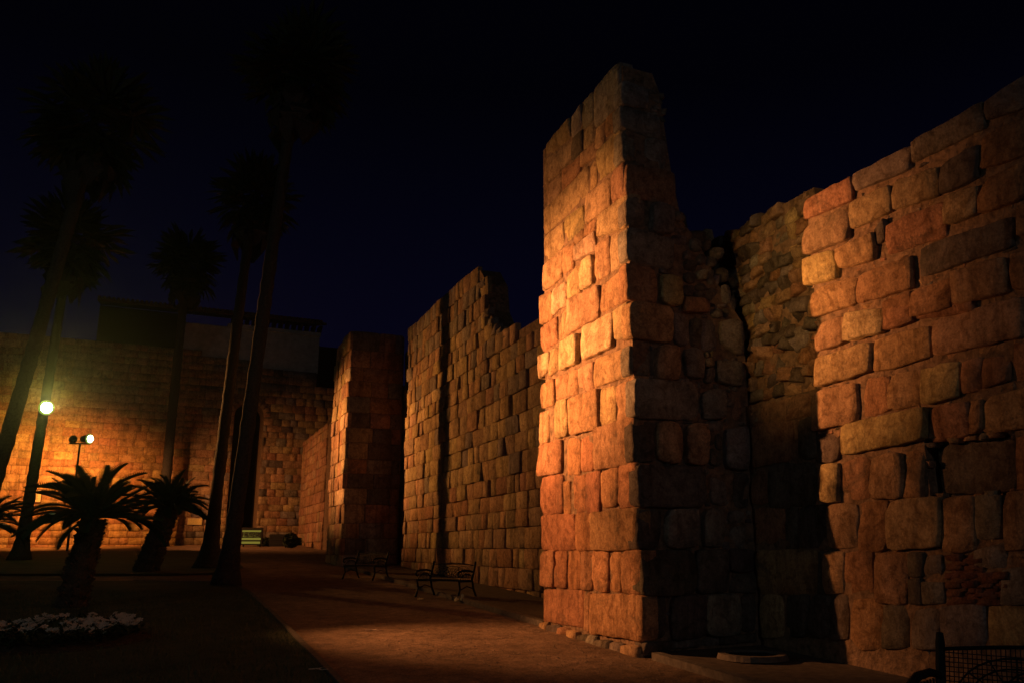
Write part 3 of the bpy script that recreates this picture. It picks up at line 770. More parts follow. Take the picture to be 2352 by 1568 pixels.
for z0, z1 in courses(rng, 0.15, 5.75, .42, .58):
    for a0, a1 in row(rng, -8.8, -3.55, .5, 1.15):
        bb = (a0, a1, z0, z1)
        if clear(bb, boxes, .02): templ_stone(near, *bb, pick(rng, 'rromg'), rng.uniform(-.02, .03), 'front', rng); boxes.append(bb)
chinks(near, boxes, (-4.6, 0, .5, 5.7), 16000, 'front', rng, -0.012, 'grmdo', lambda b: not (b[1] > -1.42 and b[3] > 3.4))
rb = []                                          # rubble core where the facing has been lost
for z0, z1 in courses(rng, 3.42, 6.25, .13, .22):
    for a0, a1 in row(rng, -1.40, 1.3, .14, .34):
        top = 5.92 + 0.14 * (a0 + 1.4) + rng.uniform(-.1, .12)
        if z1 > top: continue
        dz = rng.uniform(-.03, .03)
        code = pick(rng, 'gdgyrmod') if z0 > 4.0 else pick(rng, 'rrogmd')
        templ_stone(near, a0, a1, z0 + dz, z1 + dz + .02, code, rng.uniform(-.06, .05), 'front', rng, -0.13, RUB, .26, roll=rng.uniform(-.25, .25))
hp = Heap()
for k in range(40):
    w = rng.uniform(.05, .14); z = rng.uniform(3.5, 5.75); hp.stone(-1.46, -1.46 + w, z, z + rng.uniform(.04, .1), pick(rng, 'pyor'), rng.uniform(-.14, -.02), 'front', rng, 0, RUB, .12)
hp.build('filling_stones', near)

# ---------------------------------------------------------------- the far stretch of the same wall
far = tag(empty('stone_wall', PB, RZ), 'long floodlit wall with a broken peaked top between the two piers', 'wall', 'stretches of the old wall')
TOP = [(2.9, 6.55), (8.9, 6.58), (9.4, 6.75), (9.8, 7.0), (10.3, 7.55), (10.45, 8.3), (11.0, 8.86), (13, 8.86), (18.25, 8.97), (18.3, 8.5), (19.85, 8.45)]
def top(u):
    for (a, za), (b, zb) in zip(TOP, TOP[1:]):
        if a <= u <= b: return za + (zb - za) * (u - a) / (b - a)
    return TOP[-1][1]
mb = MB(); mb.box((2.9, -1.6, -.3), (18.28, -.055, 6.42)); mb.prism([(9.3, 6.421), (18.28, 6.421)] + [(u, z - .12) for u, z in reversed(TOP[2:9])], -.62, -.056)
mb.box((18.29, -1.6, -.3), (19.86, -.36, 8.40)); mb.build('mortar_core', M_MORTAR, far)
big = []; heap = Heap()
for z0, z1 in courses(rng, 0.3, 8.9, .36, .52):
    fine = z0 > 5.6
    for a0, a1 in row(rng, 3.0, 18.27, .26 if fine else .34, .70 if fine else .95):
        m_ = (a0 + a1) / 2
        if z1 > top(m_) + .05:
            continue
        big.append([a0, a1, z0, z1, 0.0])
    for a0, a1 in row(rng, 18.32, 19.84, .4, .8):
        if z1 < 8.5: big.append([a0, a1, z0, z1, -.30])
for a0 in [v * .3 + 9.0 for v in range(6)]:      # toothed, ruined edge of the peak
    heap.stone(a0, a0 + .34, top(a0) - .2, top(a0) + .08, 'g', 0, 'front', rng, 0, RUB)
big.sort(key=lambda b: -(b[1]-b[0]) * (b[3]-b[2]) / (1 + 0.04 * b[0]) * (0.2 if b[0] < 6.2 else 1))
def ftint(a, z):
    if 13.2 < a < 16.4 and abs(z - 5.75 + (a - 14.8) * .05) < .28: return 'p'
    if z > 7.2: return pick(rng, 'gmgm')
    if z < 3: return pick(rng, 'romymo')
    return pick(rng, 'oymymyg')
for i, (a0, a1, z0, z1, y0) in enumerate(big):
    dz = rng.uniform(-.012, .012); code = ftint((a0 + a1)/2, z0); p = rng.uniform(-.03, .045)
    if i < 296: templ_stone(far, a0, a1, z0 + dz, z1 + dz, code, p, 'front', rng, y0, roll=rng.uniform(-.012, .012))
    else: heap.stone(a0, a1, z0, z1, code, p, 'front', rng, y0)
heap.build('small_stones', far)

# ---------------------------------------------------------------- the second pier, further along
P2 = PC + E1 * 19.81
pier2 = tag(empty('stone_pier', P2, RZ), 'squat looking distant stone pier with a thin lit front and wide shaded side', 'pier', 'piers of the old wall')
mb = MB(); mb.box((.05, -1.95, -.3), (2.95, -.05, 8.95)); mb.build('mortar_core', M_MORTAR, pier2)
for z0, z1 in courses(rng, 0.7, 9.02, .44, .64):
    for a0, a1 in row(rng, 0.0, 3.0, .32, .95):
        templ_stone(pier2, a0, a1, z0, z1, pick(rng, 'oyromp'), rng.uniform(-.03, .05), 'front', rng, 0)
    for a0, a1 in row(rng, 0.06, 1.9, .42, 1.0):
        templ_stone(pier2, a0, a1, z0, z1, 'r' if 7.2 < z0 < 7.8 else pick(rng, 'rmrgd'), rng.uniform(-.03, .03), 'side', rng, 0)

# ---------------------------------------------------------------- the stretch between the second pier and the back wall
cor = tag(empty('stone_wall', PB, RZ), 'far reddish end of the old wall, seen edge on beyond the distant pier', 'wall', 'stretches of the old wall')
mb = MB(); mb.box((22.8, -1.6, -.3), (43.3, -.06, 7.75)); mb.build('mortar_core', M_MORTAR, cor)
for z0, z1 in courses(rng, 0.9, 7.8, .40, .60):
    for a0, a1 in row(rng, 34.5, 43.3, .6, 1.3):
        templ_stone(cor, a0, a1, z0, z1, pick(rng, 'rrromr'), rng.uniform(-.02, .03), 'front', rng, 0)

# ---------------------------------------------------------------- the long wall across the back
BO = Vector((-15.1, 51.3, 0)); BR = R(25)
BE = Vector((math.cos(BR), math.sin(BR), 0)); BN = Vector((math.sin(BR), -math.cos(BR), 0))     # along, and out towards the viewer
def back_pt(u, out, z): return BO + BE * u + BN * out + Vector((0, 0, z))
back = tag(empty('stone_wall', BO, BR), 'broad pale block wall across the back, glowing orange behind the twin floodlight post', 'wall', 'stretches of the old wall')
DL, DR, DB, DS = -1.80, -0.08, 2.35, 9.30; DCX = (DL + DR) / 2; DRAD = (DR - DL) / 2
def btop(u): return 13.12 if u < -4 else (12.75 if u < -1 else (12.42 if u < 3.0 else 11.5))
arc = [(DCX + DRAD * math.cos(t), DS + DRAD * math.sin(t)) for t in [math.pi * k / 12 for k in range(13)]]
poly = [(-19, .5), (DL, .5), (DL, DS)] + list(reversed(arc))[1:-1] + [(DR, DS), (DR, .5), (4.4, .5), (4.4, 11.4), (3.0, 11.4), (3.0, 12.3), (-1, 12.3), (-1, 12.6), (-4, 12.6), (-4, 13.0), (-19, 13.0)]
mb = MB(); mb.prism(poly, 0.04, 1.9); mb.box((DL, 0.06, .5), (DR, 1.8, DB)); mb.build('mortar_core', M_MORTAR, back)
mb = MB(); mb.box((DL - .05, 1.40, DB), (DR + .05, 1.5, DS + DRAD + .05)); mb.build('door', M_WOOD_UNLIT, back)  # near black sheet so that the doorway reads as unlit
cand = []
for z0, z1 in courses(rng, 0.95, 13.1, .36, .50):
    for a0, a1 in row(rng, -18.9, 4.35, .42, 1.05):
        m_ = (a0 + a1) / 2; zm = (z0 + z1) / 2
        if z1 > btop(m_) + .06: continue
        if a1 > DL - .02 and a0 < DR + .02 and z1 > DB and z0 < DS:          # cut the row at the door jambs
            if a0 < DL - .15: cand.append([a0, DL - .01, z0, z1])
            if a1 > DR + .15: cand.append([DR + .01, a1, z0, z1])
            continue
        if math.hypot(max(0, abs(m_ - DCX) - (a1-a0)/2), zm - DS) < DRAD + .42 and zm > DS - .1: continue
        cand.append([a0, a1, z0, z1])
def bscore(c):
    a0, a1, z0, z1 = c; v = (a1-a0) * (z1-z0)
    if a0 < -14.5 or a1 > 3.6: v *= .2
    if z0 > 10: v *= .7
    if z0 < 1.8: v *= .3
    return -v
cand.sort(key=bscore); heap = Heap()
for i, (a0, a1, z0, z1) in enumerate(cand):
    code = pick(rng, 'oormoyor' if a0 < -4 else 'mogymrdog'); p = rng.uniform(-.02, .035)
    if i < 298: templ_stone(back, a0, a1, z0, z1, code, p, 'back', rng, 0)
    else: heap.stone(a0, a1, z0, z1, code, p, 'back', rng, 0)
heap.build('small_stones', back)
for k in range(11):                              # arch stones over the doorway
    t = math.pi * (k + .5) / 11; r0 = DRAD + .20
    o = templ_stone(back, DCX + r0*math.cos(t) - .13, DCX + r0*math.cos(t) + .13, DS + r0*math.sin(t) - .2, DS + r0*math.sin(t) + .2, pick(rng, 'mog'), .03, 'back', rng, 0, name='arch_stone', roll=-(t - math.pi/2))

# plaster building standing on the back wall
hs = tag(empty('plaster_building', back_pt(0, -.1, 12.3), BR), 'pale plastered building with a dark tiled roof, rising above the back wall', 'building')
mb = MB(); mb.box((-5.3, .02, 0.02), (3.07, 6, 2.45)); mb.build('wall', M_PLASTER, hs)
mb = MB(); mb.box((-9.75, .3, .85), (-5.31, 6, 3.0)); mb.build('side_wing', M_WOOD_UNLIT, hs)
mb = MB(); mb.box((3.075, 2.2, -.8), (4.9, 6, 2.3)); mb.build('rear_wing', M_WOOD_UNLIT, hs)  # dark box standing for an unlit part of the building
mb = MB(); mb.box((-2.6, -.16, 2.38), (3.10, .4, 2.62)); mb.build('cornice', M_PLASTER, hs)
for k in range(14):
    x = -2.4 + k * .41
    mb = MB(); mb.add([(x, -.5, 2.98), (x+.2, -.5, 2.98), (x+.2, .3, 2.98), (x, .3, 2.98), (x, -.10, 2.625), (x+.2, -.10, 2.625), (x+.2, .3, 2.625), (x, .3, 2.625)],
                      [(0,1,2,3), (7,6,5,4), (0,4,5,1), (1,5,6,2), (2,6,7,3), (3,7,4,0)])
    mb.build('eaves_bracket', M_WOOD_UNLIT, hs)
mb = MB(); mb.add([(-9.9, -.75, 3.0), (3.3, -.75, 3.0), (3.3, 6.3, 4.6), (-9.9, 6.3, 4.6), (-9.9, -.75, 3.16), (3.3, -.75, 3.16), (3.3, 6.3, 4.78), (-9.9, 6.3, 4.78)],
                  [(0,3,2,1), (4,5,6,7), (0,1,5,4), (1,2,6,5), (2,3,7,6), (3,0,4,7)])
rf = mb.build('roof', M_ROOF, hs)
mb = MB()
for k in range(52):
    x = -9.8 + k * .25; mb.tube([(x, -.82, 3.2), (x, 6.3, 4.82)], .10, 6)
t = mb.build('tile_row', M_ROOF, rf); t['kind'] = 'stuff'
# ---------------------------------------------------------------- tall fan palms
def palm(base, topp, r0, r1, flare, crown_r, label, seed, leaves=52):
    g = random.Random(seed); b = Vector(base); t = Vector(topp)
    root = tag(empty('fan_palm', b), label, 'palm tree', 'tall fan palms on the lawn')
    pts = []; rs = []; n = 60; L = (t - b).length
    for i in range(n + 1):
        f = i / n; p = (t - b) * f; w = math.sin(f * math.pi) * 0.05
        pts.append(p + Vector((w * math.sin(seed), w * math.cos(seed), 0)))
        fl = flare * math.exp(-f * L / 0.55)
        rs.append(r0 + (r1 - r0) * f + fl + g.uniform(-.012, .012) + (0.008 if i % 2 else -0.008))
    mb = MB(); mb.tube(pts, rs, 14); mb.build('trunk', M_PALMTRUNK, root, True)
    c = t - b
    mb = MB()
    for k in range(leaves):
        az = g.uniform(0, 6.283); el = g.uniform(-1.15, 1.35); d = Vector((math.cos(az)*math.cos(el), math.sin(az)*math.cos(el), math.sin(el)))
        s = d.cross(Vector((0, 0, 1)));  s = s.normalized() if s.length > .1 else Vector((1, 0, 0)); up = s.cross(d).normalized()
        pl = crown_r * g.uniform(.35, .55); c0 = c + Vector((0, 0, .15)); c1 = c0 + d * pl
        mb.add([c0 - s*.02, c0 + s*.02, c1 + s*.015, c1 - s*.015], [(0, 1, 2, 3)])
        fr = crown_r * g.uniform(.42, .6); nseg = 13; V = [c1]; F = []
        for j in range(nseg):
            th = R(-125 + 250 * j / (nseg - 1)); th2 = R(8)
            dr = Vector((0, 0, -1)) * fr * .25 * abs(math.sin(th)) ** 2
            for q in (-1, 0, 1):
                a = th + q * th2; ln = fr * (.62 if q else 1.0) * g.uniform(.9, 1.05)
                V.append(c1 + (d * math.cos(a) + s * math.sin(a)) * ln + up * fr * (.10 * math.cos(3*th) + (.05 if q else -.04)) + dr)
            i0 = 1 + 3*j; F += [(0, i0, i0+1), (0, i0+1, i0+2)]
        mb.add(V, F)
    mb.build('crown', M_PALMLEAF, root)
    mb = MB()                                    # skirt of dead leaves
    for k in range(44):
        az = g.uniform(0, 6.283); d = Vector((math.cos(az), math.sin(az), 0)); s = Vector((-d.y, d.x, 0))
        z = -g.uniform(0, crown_r * .5); p0 = c + Vector((0, 0, z)) + d * r1; ln = crown_r * g.uniform(.4, .75)
        p1 = p0 + d * crown_r * g.uniform(.12, .30) - Vector((0, 0, ln * .6)); p2 = p0 + d * crown_r * g.uniform(.05, .2) - Vector((0, 0, ln))
        mb.add([p0, p1 - s*.16*crown_r, p1 + s*.16*crown_r, p2 - s*.05, p2 + s*.05], [(0, 1, 2), (1, 3, 4, 2)])
    mb.build('dead_leaf_skirt', M_PALMTRUNK, root)
    return root
palm((-6.86, 21.05, .65), (-5.98, 21.05, 14.3), .19, .14, .20, 1.95, 'tall slim fan palm at the corner of the near lawn, pale down its lit edge', 3)
palm((-9.66, 27.8, .89), (-9.12, 27.8, 13.3), .20, .15, .35, 1.75, 'tall fan palm standing just behind the slim pale edged palm', 4)
palm((-19.45, 48.0, 1.6), (-19.4, 48.0, 17.9), .29, .22, .25, 2.5, 'tall fan palm close to the back wall, its shadow lying beside it', 5)
palm((-18.42, 32.6, 1.05), (-18.05, 32.6, 13.6), .21, .16, .26, 2.3, 'tall fan palm with a blazing floodlight fixed halfway up its trunk', 6)
palm((-13.75, 22.0, .68), (-11.9, 22.0, 13.2), .21, .16, .25, 2.1, 'tall fan palm at the picture edge, leaning in over the lamp', 7)

# ---------------------------------------------------------------- cycads
def frond_mesh(arch, droop, twist):
    V = []; F = []; n = 40
    def ax(f): return Vector((f * 1.0 - .10 * f * f, twist * f * f, arch * f - droop * f * f))
    for i in range(n):
        f = i / (n - 1); p = ax(f); q = ax(min(1, f + .04))
        k = len(V); w = .012 * (1 - f) + .004
        V += [p + Vector((0, -w, 0)), p + Vector((0, w, 0)), q + Vector((0, w, 0)), q + Vector((0, -w, 0))]; F.append((k, k+1, k+2, k+3))
        if f < .12: continue
        ln = .17 * math.sin(math.pi * min(1, (f * .93 + .07))) ** .6 + .02
        for sgn in (-1, 1):
            k = len(V); d = Vector((.55, sgn * .80, .30)).normalized() * ln
            V += [p, q * 1.0 + p * .0, p + d + Vector((0, 0, -.015))]; F.append((k, k+1, k+2))
    return mesh('frond', V, F, M_FROND)
FRONDS = [frond_mesh(.34, .50, .08), frond_mesh(.22, .28, -.12), frond_mesh(.40, .68, -.02), frond_mesh(.12, .16, .14)]
def cycad(base, crown, r, size, label, seed, n=84):
    g = random.Random(seed); b = Vector(base); c = Vector(crown) - b
    root = tag(empty('cycad', b), label, 'cycad', 'cycads on the lawn')
    pts = [c * (i / 14) for i in range(15)]; rs = [r * (1.15 - .25 * (i / 14) + (.06 if i % 2 else -.05)) for i in range(15)]
    mb = MB(); mb.tube(pts, rs, 12)
    for i in range(150):                         # old leaf bases all over the trunk
        f = g.uniform(.02, .98); az = g.uniform(0, 6.28); d = Vector((math.cos(az), math.sin(az), .35)); p = c * f + Vector((d.x, d.y, 0)) * r * (1.1 - .2*f)
        s = Vector((-d.y, d.x, 0)) * .045
        mb.add([p - s - Vector((0, 0, .03)), p + s - Vector((0, 0, .03)), p + Vector((0, 0, .05)), p + d * .07], [(0, 1, 3), (1, 2, 3), (2, 0, 3)])
    mb.build('trunk', M_CYTRUNK, root)
    for k in range(n):
        u = (k + .5) / n; az = k * 2.39996 + g.uniform(-.25, .25)
        el = R(82 - 98 * u ** .85) + g.uniform(-.22, .22)
        o = obj('frond', g.choice(FRONDS), root); s = size * g.uniform(.74, 1.14) * (.88 + .2 * u)
        o.location = c + Vector((math.cos(az), math.sin(az), 0)) * r * .35
        o.rotation_mode = 'ZYX' if False else 'XYZ'
        o.rotation_euler = (g.uniform(-.4, .4), -el, az); o.scale = (s, s, s)
    return root
cycad((-7.95, 15.9, .46), (-7.72, 15.9, 2.08), .23, 1.22, 'largest dark cycad, in the middle of the near lawn before the twin lamp post', 21)
cycad((-10.9, 26.0, .83), (-10.35, 26.0, 2.75), .32, 1.25, 'smaller looking dark cycad just behind the largest one', 22)
cycad((-13.3, 21.4, .66), (-13.15, 21.4, 2.15), .24, 1.10, 'cycad cut by the picture edge, beside the lamp lit palm', 23)

# ---------------------------------------------------------------- flower bed
bed = tag(empty('flower_bed', (-5.95, 11.7, gz(11.7) + .045)), 'low bed of white flowers in the dark lawn', 'flower bed')
g = random.Random(31); tilt = SLOPE
mb = MB(); ring = [(1.12 * math.cos(t), 1.2 * math.sin(t)) for t in [k * 6.2832 / 28 for k in range(28)]]
mb.add([(x, y, y*tilt) for x, y in ring] + [(x*.8, y*.8, y*.8*tilt + .07) for x, y in ring], [(i, (i+1) % 28, (i+1) % 28 + 28, i + 28) for i in range(28)] + [tuple(range(28, 56))])
mb.build('soil', M_SOIL, bed)
lf = MB(); fl = MB()
def inside(): 
    while True:
        x, y = g.uniform(-1.05, 1.05), g.uniform(-1.1, 1.1)
        if (x/1.02)**2 + (y/1.08)**2 < 1: return x, y
for _ in range(2600):
    x, y = inside(); z = y*tilt + g.uniform(.05, .19); a = g.uniform(0, 6.28); d = Vector((math.cos(a), math.sin(a), g.uniform(-.2, .7))); s = Vector((-d.y, d.x, 0)) * .022; p = Vector((x, y, z))
    lf.add([p, p + d*.045 + s, p + d*.09, p + d*.045 - s], [(0, 1, 2, 3)])
lf.build('foliage', M_LEAF, bed)['kind'] = 'stuff'
for _ in range(1100):
    x, y = inside()
    if noise.noise(Vector((x*3.4, y*2.4, 4))) < 0.05 or y < -.65 + .5*noise.noise(Vector((x*3, 0, 9))): continue
    p = Vector((x, y, y*tilt + g.uniform(.16, .24))); up = Vector((g.uniform(-.6, .6), -g.uniform(.2, 1.0), 1)).normalized(); s = up.orthogonal().normalized(); w = up.cross(s); r = g.uniform(.026, .042)
    V = [p]; F = []
    for k in range(5):
        t = k * 1.2566
        V += [p + (s*math.cos(t-.5) + w*math.sin(t-.5))*r*.8 + up*.006, p + (s*math.cos(t) + w*math.sin(t))*r*1.1 + up*.003, p + (s*math.cos(t+.5) + w*math.sin(t+.5))*r*.8 + up*.006]
        F += [(0, 1+3*k, 2+3*k, 3+3*k)]
    fl.add(V, F)
fl.build('flowers', M_PETAL, bed)['kind'] = 'stuff'

# grass blades on the nearer lawn
g = random.Random(41); gb = MB()
for _ in range(26000):
    y = 6.2 + 13 * g.random() ** 1.4; xr = 1.06*(-0.2 - (y/1.06 - 4.7) * 0.385) - .06; x = xr - (9.5 - .25*(y-6)) * g.random() ** 1.2
    z = gz(y) + .045; a = g.uniform(0, 6.28); h = g.uniform(.025, .06); w = .006
    gb.V += [Vector((x - w*math.cos(a), y - w*math.sin(a), z)), Vector((x + w*math.cos(a), y + w*math.sin(a), z)), Vector((x + g.uniform(-.03, .03), y + g.uniform(-.03, .03), z + h))]
    k = len(gb.V); gb.F.append((k-3, k-2, k-1))
tag(gb.build('grass', simple('grass_blade', (0.075, 0.095, 0.048), 0.7, 5, 0.6, 1.4)), kind='stuff')

# ---------------------------------------------------------------- floodlights in view
def drum(par, c, d, length, r, lens, rim=True):
    d = Vector(d).normalized(); c = Vector(c)
    mb = MB(); mb.tube([c - d*length*.5, c - d*length*.42, c - d*length*.1, c + d*length*.5], [r*.55, r*.8, r, r*1.04], 16)
    hd = mb.build('lamp_head', M_LAMPBODY, par, False)
    mb = MB(); q = c + d * (length*.5 + .006); u = d.orthogonal().normalized(); w = d.cross(u)
    V = [q + d*.05] + [q + (u*math.cos(t) + w*math.sin(t))*r*.92 for t in [k*6.2832/20 for k in range(20)]]
    mb.add(V, [(0, 1+k, 1+(k+1) % 20) for k in range(20)]); mb.build('lens', lens, hd)
    if not rim: return hd  # rim: added glow ring round the lens
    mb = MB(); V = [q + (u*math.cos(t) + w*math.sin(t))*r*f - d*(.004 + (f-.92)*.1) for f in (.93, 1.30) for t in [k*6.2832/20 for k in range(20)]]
    mb.add(V, [(k, (k+1) % 20, (k+1) % 20 + 20, k + 20) for k in range(20)]); mb.build('halo_ring', M_HALO_RING, hd)
    return hd
PL = Vector((-21.48, 42.0, gz(42)))
fp = tag(empty('floodlight_post', PL), 'thin post with two round floodlights, the right hand one lit, before the back wall', 'floodlight')
fp['label'] = 'thin post carrying two round floodlights, one glowing, before the orange back wall'
mb = MB(); mb.tube([(0, 0, -.1), (0, 0, 5.16)], [.06, .05], 10); mb.build('post', M_LAMPBODY, fp)
mb = MB(); mb.box((-.52, -.04, 5.14), (.50, .04, 5.20)); mb.build('crossbar', M_LAMPBODY, fp)
drum(fp, (-.37, .02, 5.40), (-.55, .80, -.22), .30, .19, M_LENS, False)
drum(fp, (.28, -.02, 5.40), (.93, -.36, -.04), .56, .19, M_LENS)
fl1 = tag(empty('floodlight', (-17.85, 32.02, 6.76)), 'blazing round floodlight strapped to a palm trunk, brightest lamp of all', 'floodlight')
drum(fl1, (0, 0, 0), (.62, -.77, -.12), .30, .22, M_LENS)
mb = MB(); mb.box((-.32, .10, -.05), (-.05, .50, .05)); mb.tube([(0, .3, -.25), (0, .3, .25)], .03, 8); mb.build('bracket', M_LAMPBODY, fl1)

# ---------------------------------------------------------------- signs and small things by the back wall
sg = tag(empty('framed_sign', back_pt(-11.78, .06, 4.27), BR), 'small pale framed notice on the back wall, half hidden by a palm trunk', 'sign')
mb = MB(); mb.box((-.46, -.04, -.36), (.34, .02, .36)); mb.build('frame', M_FRAME, sg)
mb = MB(); mb.box((-.41, -.05, -.31), (.29, -.042, .31)); pn = mb.build('panel', M_PANEL, sg)
mb = MB(); g = random.Random(5)
for k in range(14):
    z = -.2 + k * .03; x = .10 + .05 * math.sin(k * 1.3); mb.box((x - .04, -.056, z), (x + .03*g.random(), -.0515, z + .016))
mb.build('drawing', M_INK, pn)
pq = tag(empty('plaque', back_pt(-3.53, .06, 3.02), BR), 'plain yellow plate on the lower part of the back wall beside a palm', 'plaque')
mb = MB(); mb.box((-.38, -.03, -.17), (.37, .01, .17)); mb.build('plate', M_PLAQUE, pq)
mb = MB(); mb.box((-.40, -.02, -.19), (.39, .018, .19)); mb.build('rim', M_PANEL, pq)
ib = tag(empty('information_board', (-14.25, 47.4, gz(47.4)), R(8)), 'low dark board with glowing yellow bands and speckled print, beside the doorway', 'information board')
mb = MB(); mb.box((-.55, 0, .10), (.58, .22, 1.02)); bd = mb.build('cabinet', M_DARK, ib)
mb = MB(); mb.box((-.50, -.012, .79), (.50, -.004, .88)); mb.box((-.50, -.012, .36), (.50, -.004, .47)); mb.box((-.50, -.012, .16), (.48, -.004, .28)); mb.build('yellow_band', M_LITPRINT, bd)
mb = MB(); g = random.Random(9)
for _ in range(110):
    x = -.46 + .9 * g.random() ** 1.5; z = g.uniform(.50, .76); s = g.uniform(.008, .022); mb.box((x, -.011, z), (x + s*1.5, -.005, z + s))
mb.build('speckled_print', M_LITPRINT, bd)
for x in (-.45, .42): 
    mb = MB(); mb.box((x, .05, -.05), (x + .08, .15, .11)); mb.build('leg', M_DARK, ib)
bn = tag(empty('planter_box', (-12.85, 47.7, gz(47.7)), R(8)), 'low dark ribbed planter box by the yellow banded board', 'planter')
mb = MB(); mb.box((-.48, 0, 0), (.46, .5, .66)); mb.build('body', M_DARK, bn)
for z in (.12, .34, .54): 
    mb = MB(); mb.box((-.49, -.02, z), (.47, -.004, z + .07)); mb.build('rib', M_LAMPBODY, bn)
def leaf_mass(name, pts, w, h, n, m, seed, par=None):
    g = random.Random(seed); mb = MB()
    for _ in range(n):
        i = g.randrange(len(pts) - 1); f = g.random(); p = Vector(pts[i]) * (1-f) + Vector(pts[i+1]) * f
        q = p + Vector((g.uniform(-w, w), g.uniform(-w, w), 0)); q.z = gz(q.y) + h * g.random() ** .7 * (.8 + .25 * noise.noise(q * 1.5))
        a = Vector((g.uniform(-1, 1), g.uniform(-1, 1), g.uniform(-.6, 1))).normalized() * .09; s = a.orthogonal().normalized() * .035
        mb.add([q - a, q + s, q + a, q - s], [(0, 1, 2, 3)])
    return mb.build(name, m, par)
hg = tag(empty('hedge', back_pt(1.3, 2.6, gz(49))), 'low dark clipped hedge along the foot of the back wall', 'hedge')
hp_ = [back_pt(u, 2.7 - .12*u, 0) - hg.location for u in (-.3, .9, 2.0, 2.9)]
g = random.Random(3); mb = MB()
for _ in range(3000):
    f = g.random(); i = min(2, int(f * 3)); ff = f * 3 - i; p = hp_[i] * (1-ff) + hp_[i+1] * ff
    z = g.uniform(-.1, .42); q = Vector((p.x + g.uniform(-.3, .3), p.y + g.uniform(-.3, .3), z))
    a = Vector((g.uniform(-1, 1), g.uniform(-1, 1), g.uniform(-.6, 1))).normalized() * .09; s = a.orthogonal().normalized() * .04
    mb.add([q - a, q + s, q + a, q - s], [(0, 1, 2, 3)])
mb.build('foliage', M_HEDGE, hg)['kind'] = 'stuff'
bs = tag(empty('garden_shrub', (-11.6, 45.5, gz(45.5))), 'small dark rounded shrub against the lit edge of the distant pier', 'shrub')
mb = MB()
for _ in range(1500):
    d = Vector((g.gauss(0, 1), g.gauss(0, 1), g.gauss(0, 1))).normalized() * g.uniform(.5, 1.0); q = Vector((d.x*.4, d.y*.4, .38 + d.z*.38))
    a = Vector((g.uniform(-1, 1), g.uniform(-1, 1), g.uniform(-.6, 1))).normalized() * .10; s = a.orthogonal().normalized() * .04
    mb.add([q - a, q + s, q + a, q - s], [(0, 1, 2, 3)])
mb.build('foliage', M_HEDGE, bs)['kind'] = 'stuff'

# ---------------------------------------------------------------- iron benches
def bench(loc, ang, label, length=1.65, sc=1.0):
    """x runs along the seat, -y is the front"""
    root = tag(empty('iron_bench', loc, ang), label, 'bench', 'iron benches by the old wall'); root.scale = (sc,) * 3
    for x in (0, length):
        mb = MB()
        mb.tube([(x, .02, .42), (x, .08, .60), (x, .15, .84), (x, .165, .90)], [.030, .032, .030, .022], 8)          # back post
        mb.tube([(x, .05, .43), (x, .10, .22), (x, .20, .03), (x, .24, .0)], [.028, .026, .026, .03], 8)              # rear leg
        mb.tube([(x, -.44, .42), (x, -.40, .22), (x, -.47, .05), (x, -.50, .0)], [.028, .024, .026, .03], 8)          # front leg
        mb.tube([(x, .03, .42), (x, -.46, .43)], .026, 8)
        mb.tube([(x, .10, .64), (x, -.10, .68), (x, -.34, .68), (x, -.47, .64), (x, -.49, .57), (x, -.44, .53), (x, -.39, .57)], [.024, .026, .028, .030, .028, .022, .016], 8)   # arm with curled end
        mb.tube([(x, -.41, .43), (x, -.36, .52), (x, -.22, .60), (x, -.05, .58), (x, .05, .50)], .014, 6)             # scroll under the arm
        mb.tube([(x, -.38, .22), (x, -.15, .30), (x, .08, .24)], .014, 6)
        for k in range(7):
            t = k / 6; mb.tube([(x, -.34 + .34*t, .64), (x, -.30 + .30*t, .44)], .008, 5)
        mb.build('side_frame', M_IRON, root)
    for k in range(9):
        y = -.44 + k * .056
        mb = MB(); mb.box((.0, y, .432 - .02*math.sin(k/8*math.pi)), (length, y + .034, .450 - .02*math.sin(k/8*math.pi))); mb.build('seat_slat', M_IRON, root)
    def bk(x, z): return (x, .03 + (z - .45) * .30, z)
    mb = MB(); L = length
    toprail = [bk(L*i/16, .80 + .055*math.sin(math.pi*i/16)) for i in range(17)]
    mb.tube(toprail, .013, 6); mb.tube([bk(0, .50), bk(L, .50)], .013, 6)
    for cx, w in ((L*.27, .36), (L*.73, .36), (L*.5, .5)):
        for r_ in (1.0, .78, .52, .28):
            mb.tube([bk(cx + w*r_*math.cos(t), .505 + .27*r_*math.sin(t)) for t in [math.pi*i/14 for i in range(15)]], .006, 5)
        for k in range(7):
            t = math.pi * (k + .5) / 7; mb.tube([bk(cx, .505), bk(cx + w*math.cos(t), .505 + .27*math.sin(t))], .005, 5)
    mb.build('back_panel', M_IRON, root)
    mb = MB()                                    # fine wire mesh filling the back
    for i in range(1, 60): 
        x = L*i/60; h = .795 + .055*math.sin(math.pi*i/60); mb.add([bk(x-.003, .50), bk(x+.003, .50), bk(x+.003, h), bk(x-.003, h)], [(0, 1, 2, 3)])
    for k in range(1, 11):
        z = .50 + k*.028; mb.add([bk(0, z), bk(L, z), bk(L, z+.006), bk(0, z+.006)], [(0, 1, 2, 3)])
    mb.build('wire_mesh', M_IRON, root)
    return root
bench((2.71, 5.75, gz(5.75)), R(-43), 'black wrought iron bench with a mesh back, cut off by the picture corner')
bench((-1.75, 18.55, gz(18.2)), R(-40), 'dim iron bench at the foot of the lit wall, nearer the tall pier', 1.5, .80)
bench((-4.25, 23.6, gz(23.4)), R(-40), 'hardly visible iron bench in the shadow beside the distant pier', 1.5, .80)

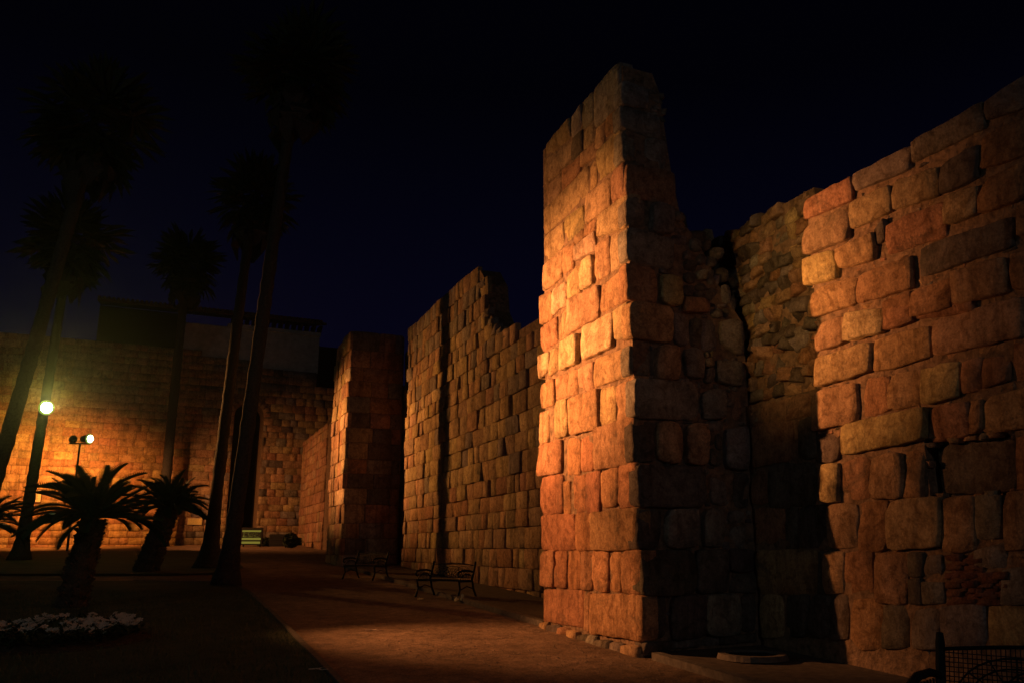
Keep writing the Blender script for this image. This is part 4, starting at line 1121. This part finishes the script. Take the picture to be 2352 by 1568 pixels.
# ---------------------------------------------------------------- small things on the ground
def scrap(loc, s, label, seed):
    g = random.Random(seed); n = 6; V = []; F = []
    for j in range(n):
        for i in range(n): V.append(((i/(n-1) - .5)*s + g.uniform(-.2, .2)*s/n, (j/(n-1) - .5)*s + g.uniform(-.2, .2)*s/n, abs(g.gauss(0, .22))*s + .005))
    for j in range(n-1):
        for i in range(n-1): a = j*n + i; F.append((a, a+1, a+n+1, a+n))
    return tag(obj('paper_scrap', mesh('paper_scrap', V, F, M_PAPER), None, loc), label, 'litter', 'paper scraps by the dim bench')
scrap((-1.82, 17.54, gz(17.54) + .01), .11, 'tiny crumpled yellow paper scrap lying alone on the path', 1)
scrap((-1.03, 17.17, gz(17.17) + .01), .19, 'larger crumpled yellow paper scrap in front of the dim bench', 2)
def twig(loc, ang, ln, label):
    mb = MB(); mb.tube([(0, 0, .012), (ln*.4, .02, .02), (ln*.75, .0, .015), (ln, .03, .02)], [.008, .007, .006, .003], 5); mb.tube([(ln*.45, .02, .02), (ln*.62, .08, .03)], [.005, .002], 5)
    return tag(mb.build('twig', M_TWIG, None, False, loc, (0, 0, ang)), label, 'twig', 'pale twigs on the ground')
twig((-2.15, 13.0, gz(13.0)), R(-8), .26, 'pale dry twig lying on the gravel path')
twig((-2.15, 9.5, gz(9.5) + .05), R(-20), .22, 'pale dry twig on the grass beside the lawn edging')
dc = tag(empty('drain_cover', (2.75, 10.25, gz(10.25) + .05)), 'low round stone ringed drain cover on the pavement beside the tall pier', 'drain cover')
mb = MB(); t = [k*6.2832/30 for k in range(30)]
mb.add([(.40*math.cos(a), .40*math.sin(a), 0) for a in t] + [(.38*math.cos(a), .38*math.sin(a), .06) for a in t] + [(.30*math.cos(a), .30*math.sin(a), .06) for a in t] + [(.30*math.cos(a), .30*math.sin(a), .02) for a in t],
       [(j*30+i, j*30+(i+1) % 30, (j+1)*30+(i+1) % 30, (j+1)*30+i) for j in range(3) for i in range(30)])
mb.build('stone_ring', M_KERB, dc)
mb = MB(); mb.add([(.30*math.cos(a), .30*math.sin(a), .035) for a in t], [tuple(range(30))])
for k in range(5): mb.box((-.22, -.2 + k*.09, .034), (.22, -.17 + k*.09, .046))
mb.build('lid', M_IRON, dc)
# ---------------------------------------------------------------- thin mist added to put a glare halo round the lamps
mb = MB(); mb.box((-60, -25, -3.5), (40, 80, 24)); M_HAZE = bpy.data.materials.new('haze'); M_HAZE.use_nodes = True
n = M_HAZE.node_tree; n.nodes.clear(); o = nd(n, 'ShaderNodeOutputMaterial'); v = nd(n, 'ShaderNodeVolumePrincipled')
v.inputs['Color'].default_value = (1, 1, 1, 1); v.inputs['Density'].default_value = 0.0002; v.inputs['Anisotropy'].default_value = 0.92
n.links.new(v.outputs[0], o.inputs['Volume'])
hz = mb.build('haze', M_HAZE); hz['kind'] = 'stuff'
bpy.context.view_layer.update()
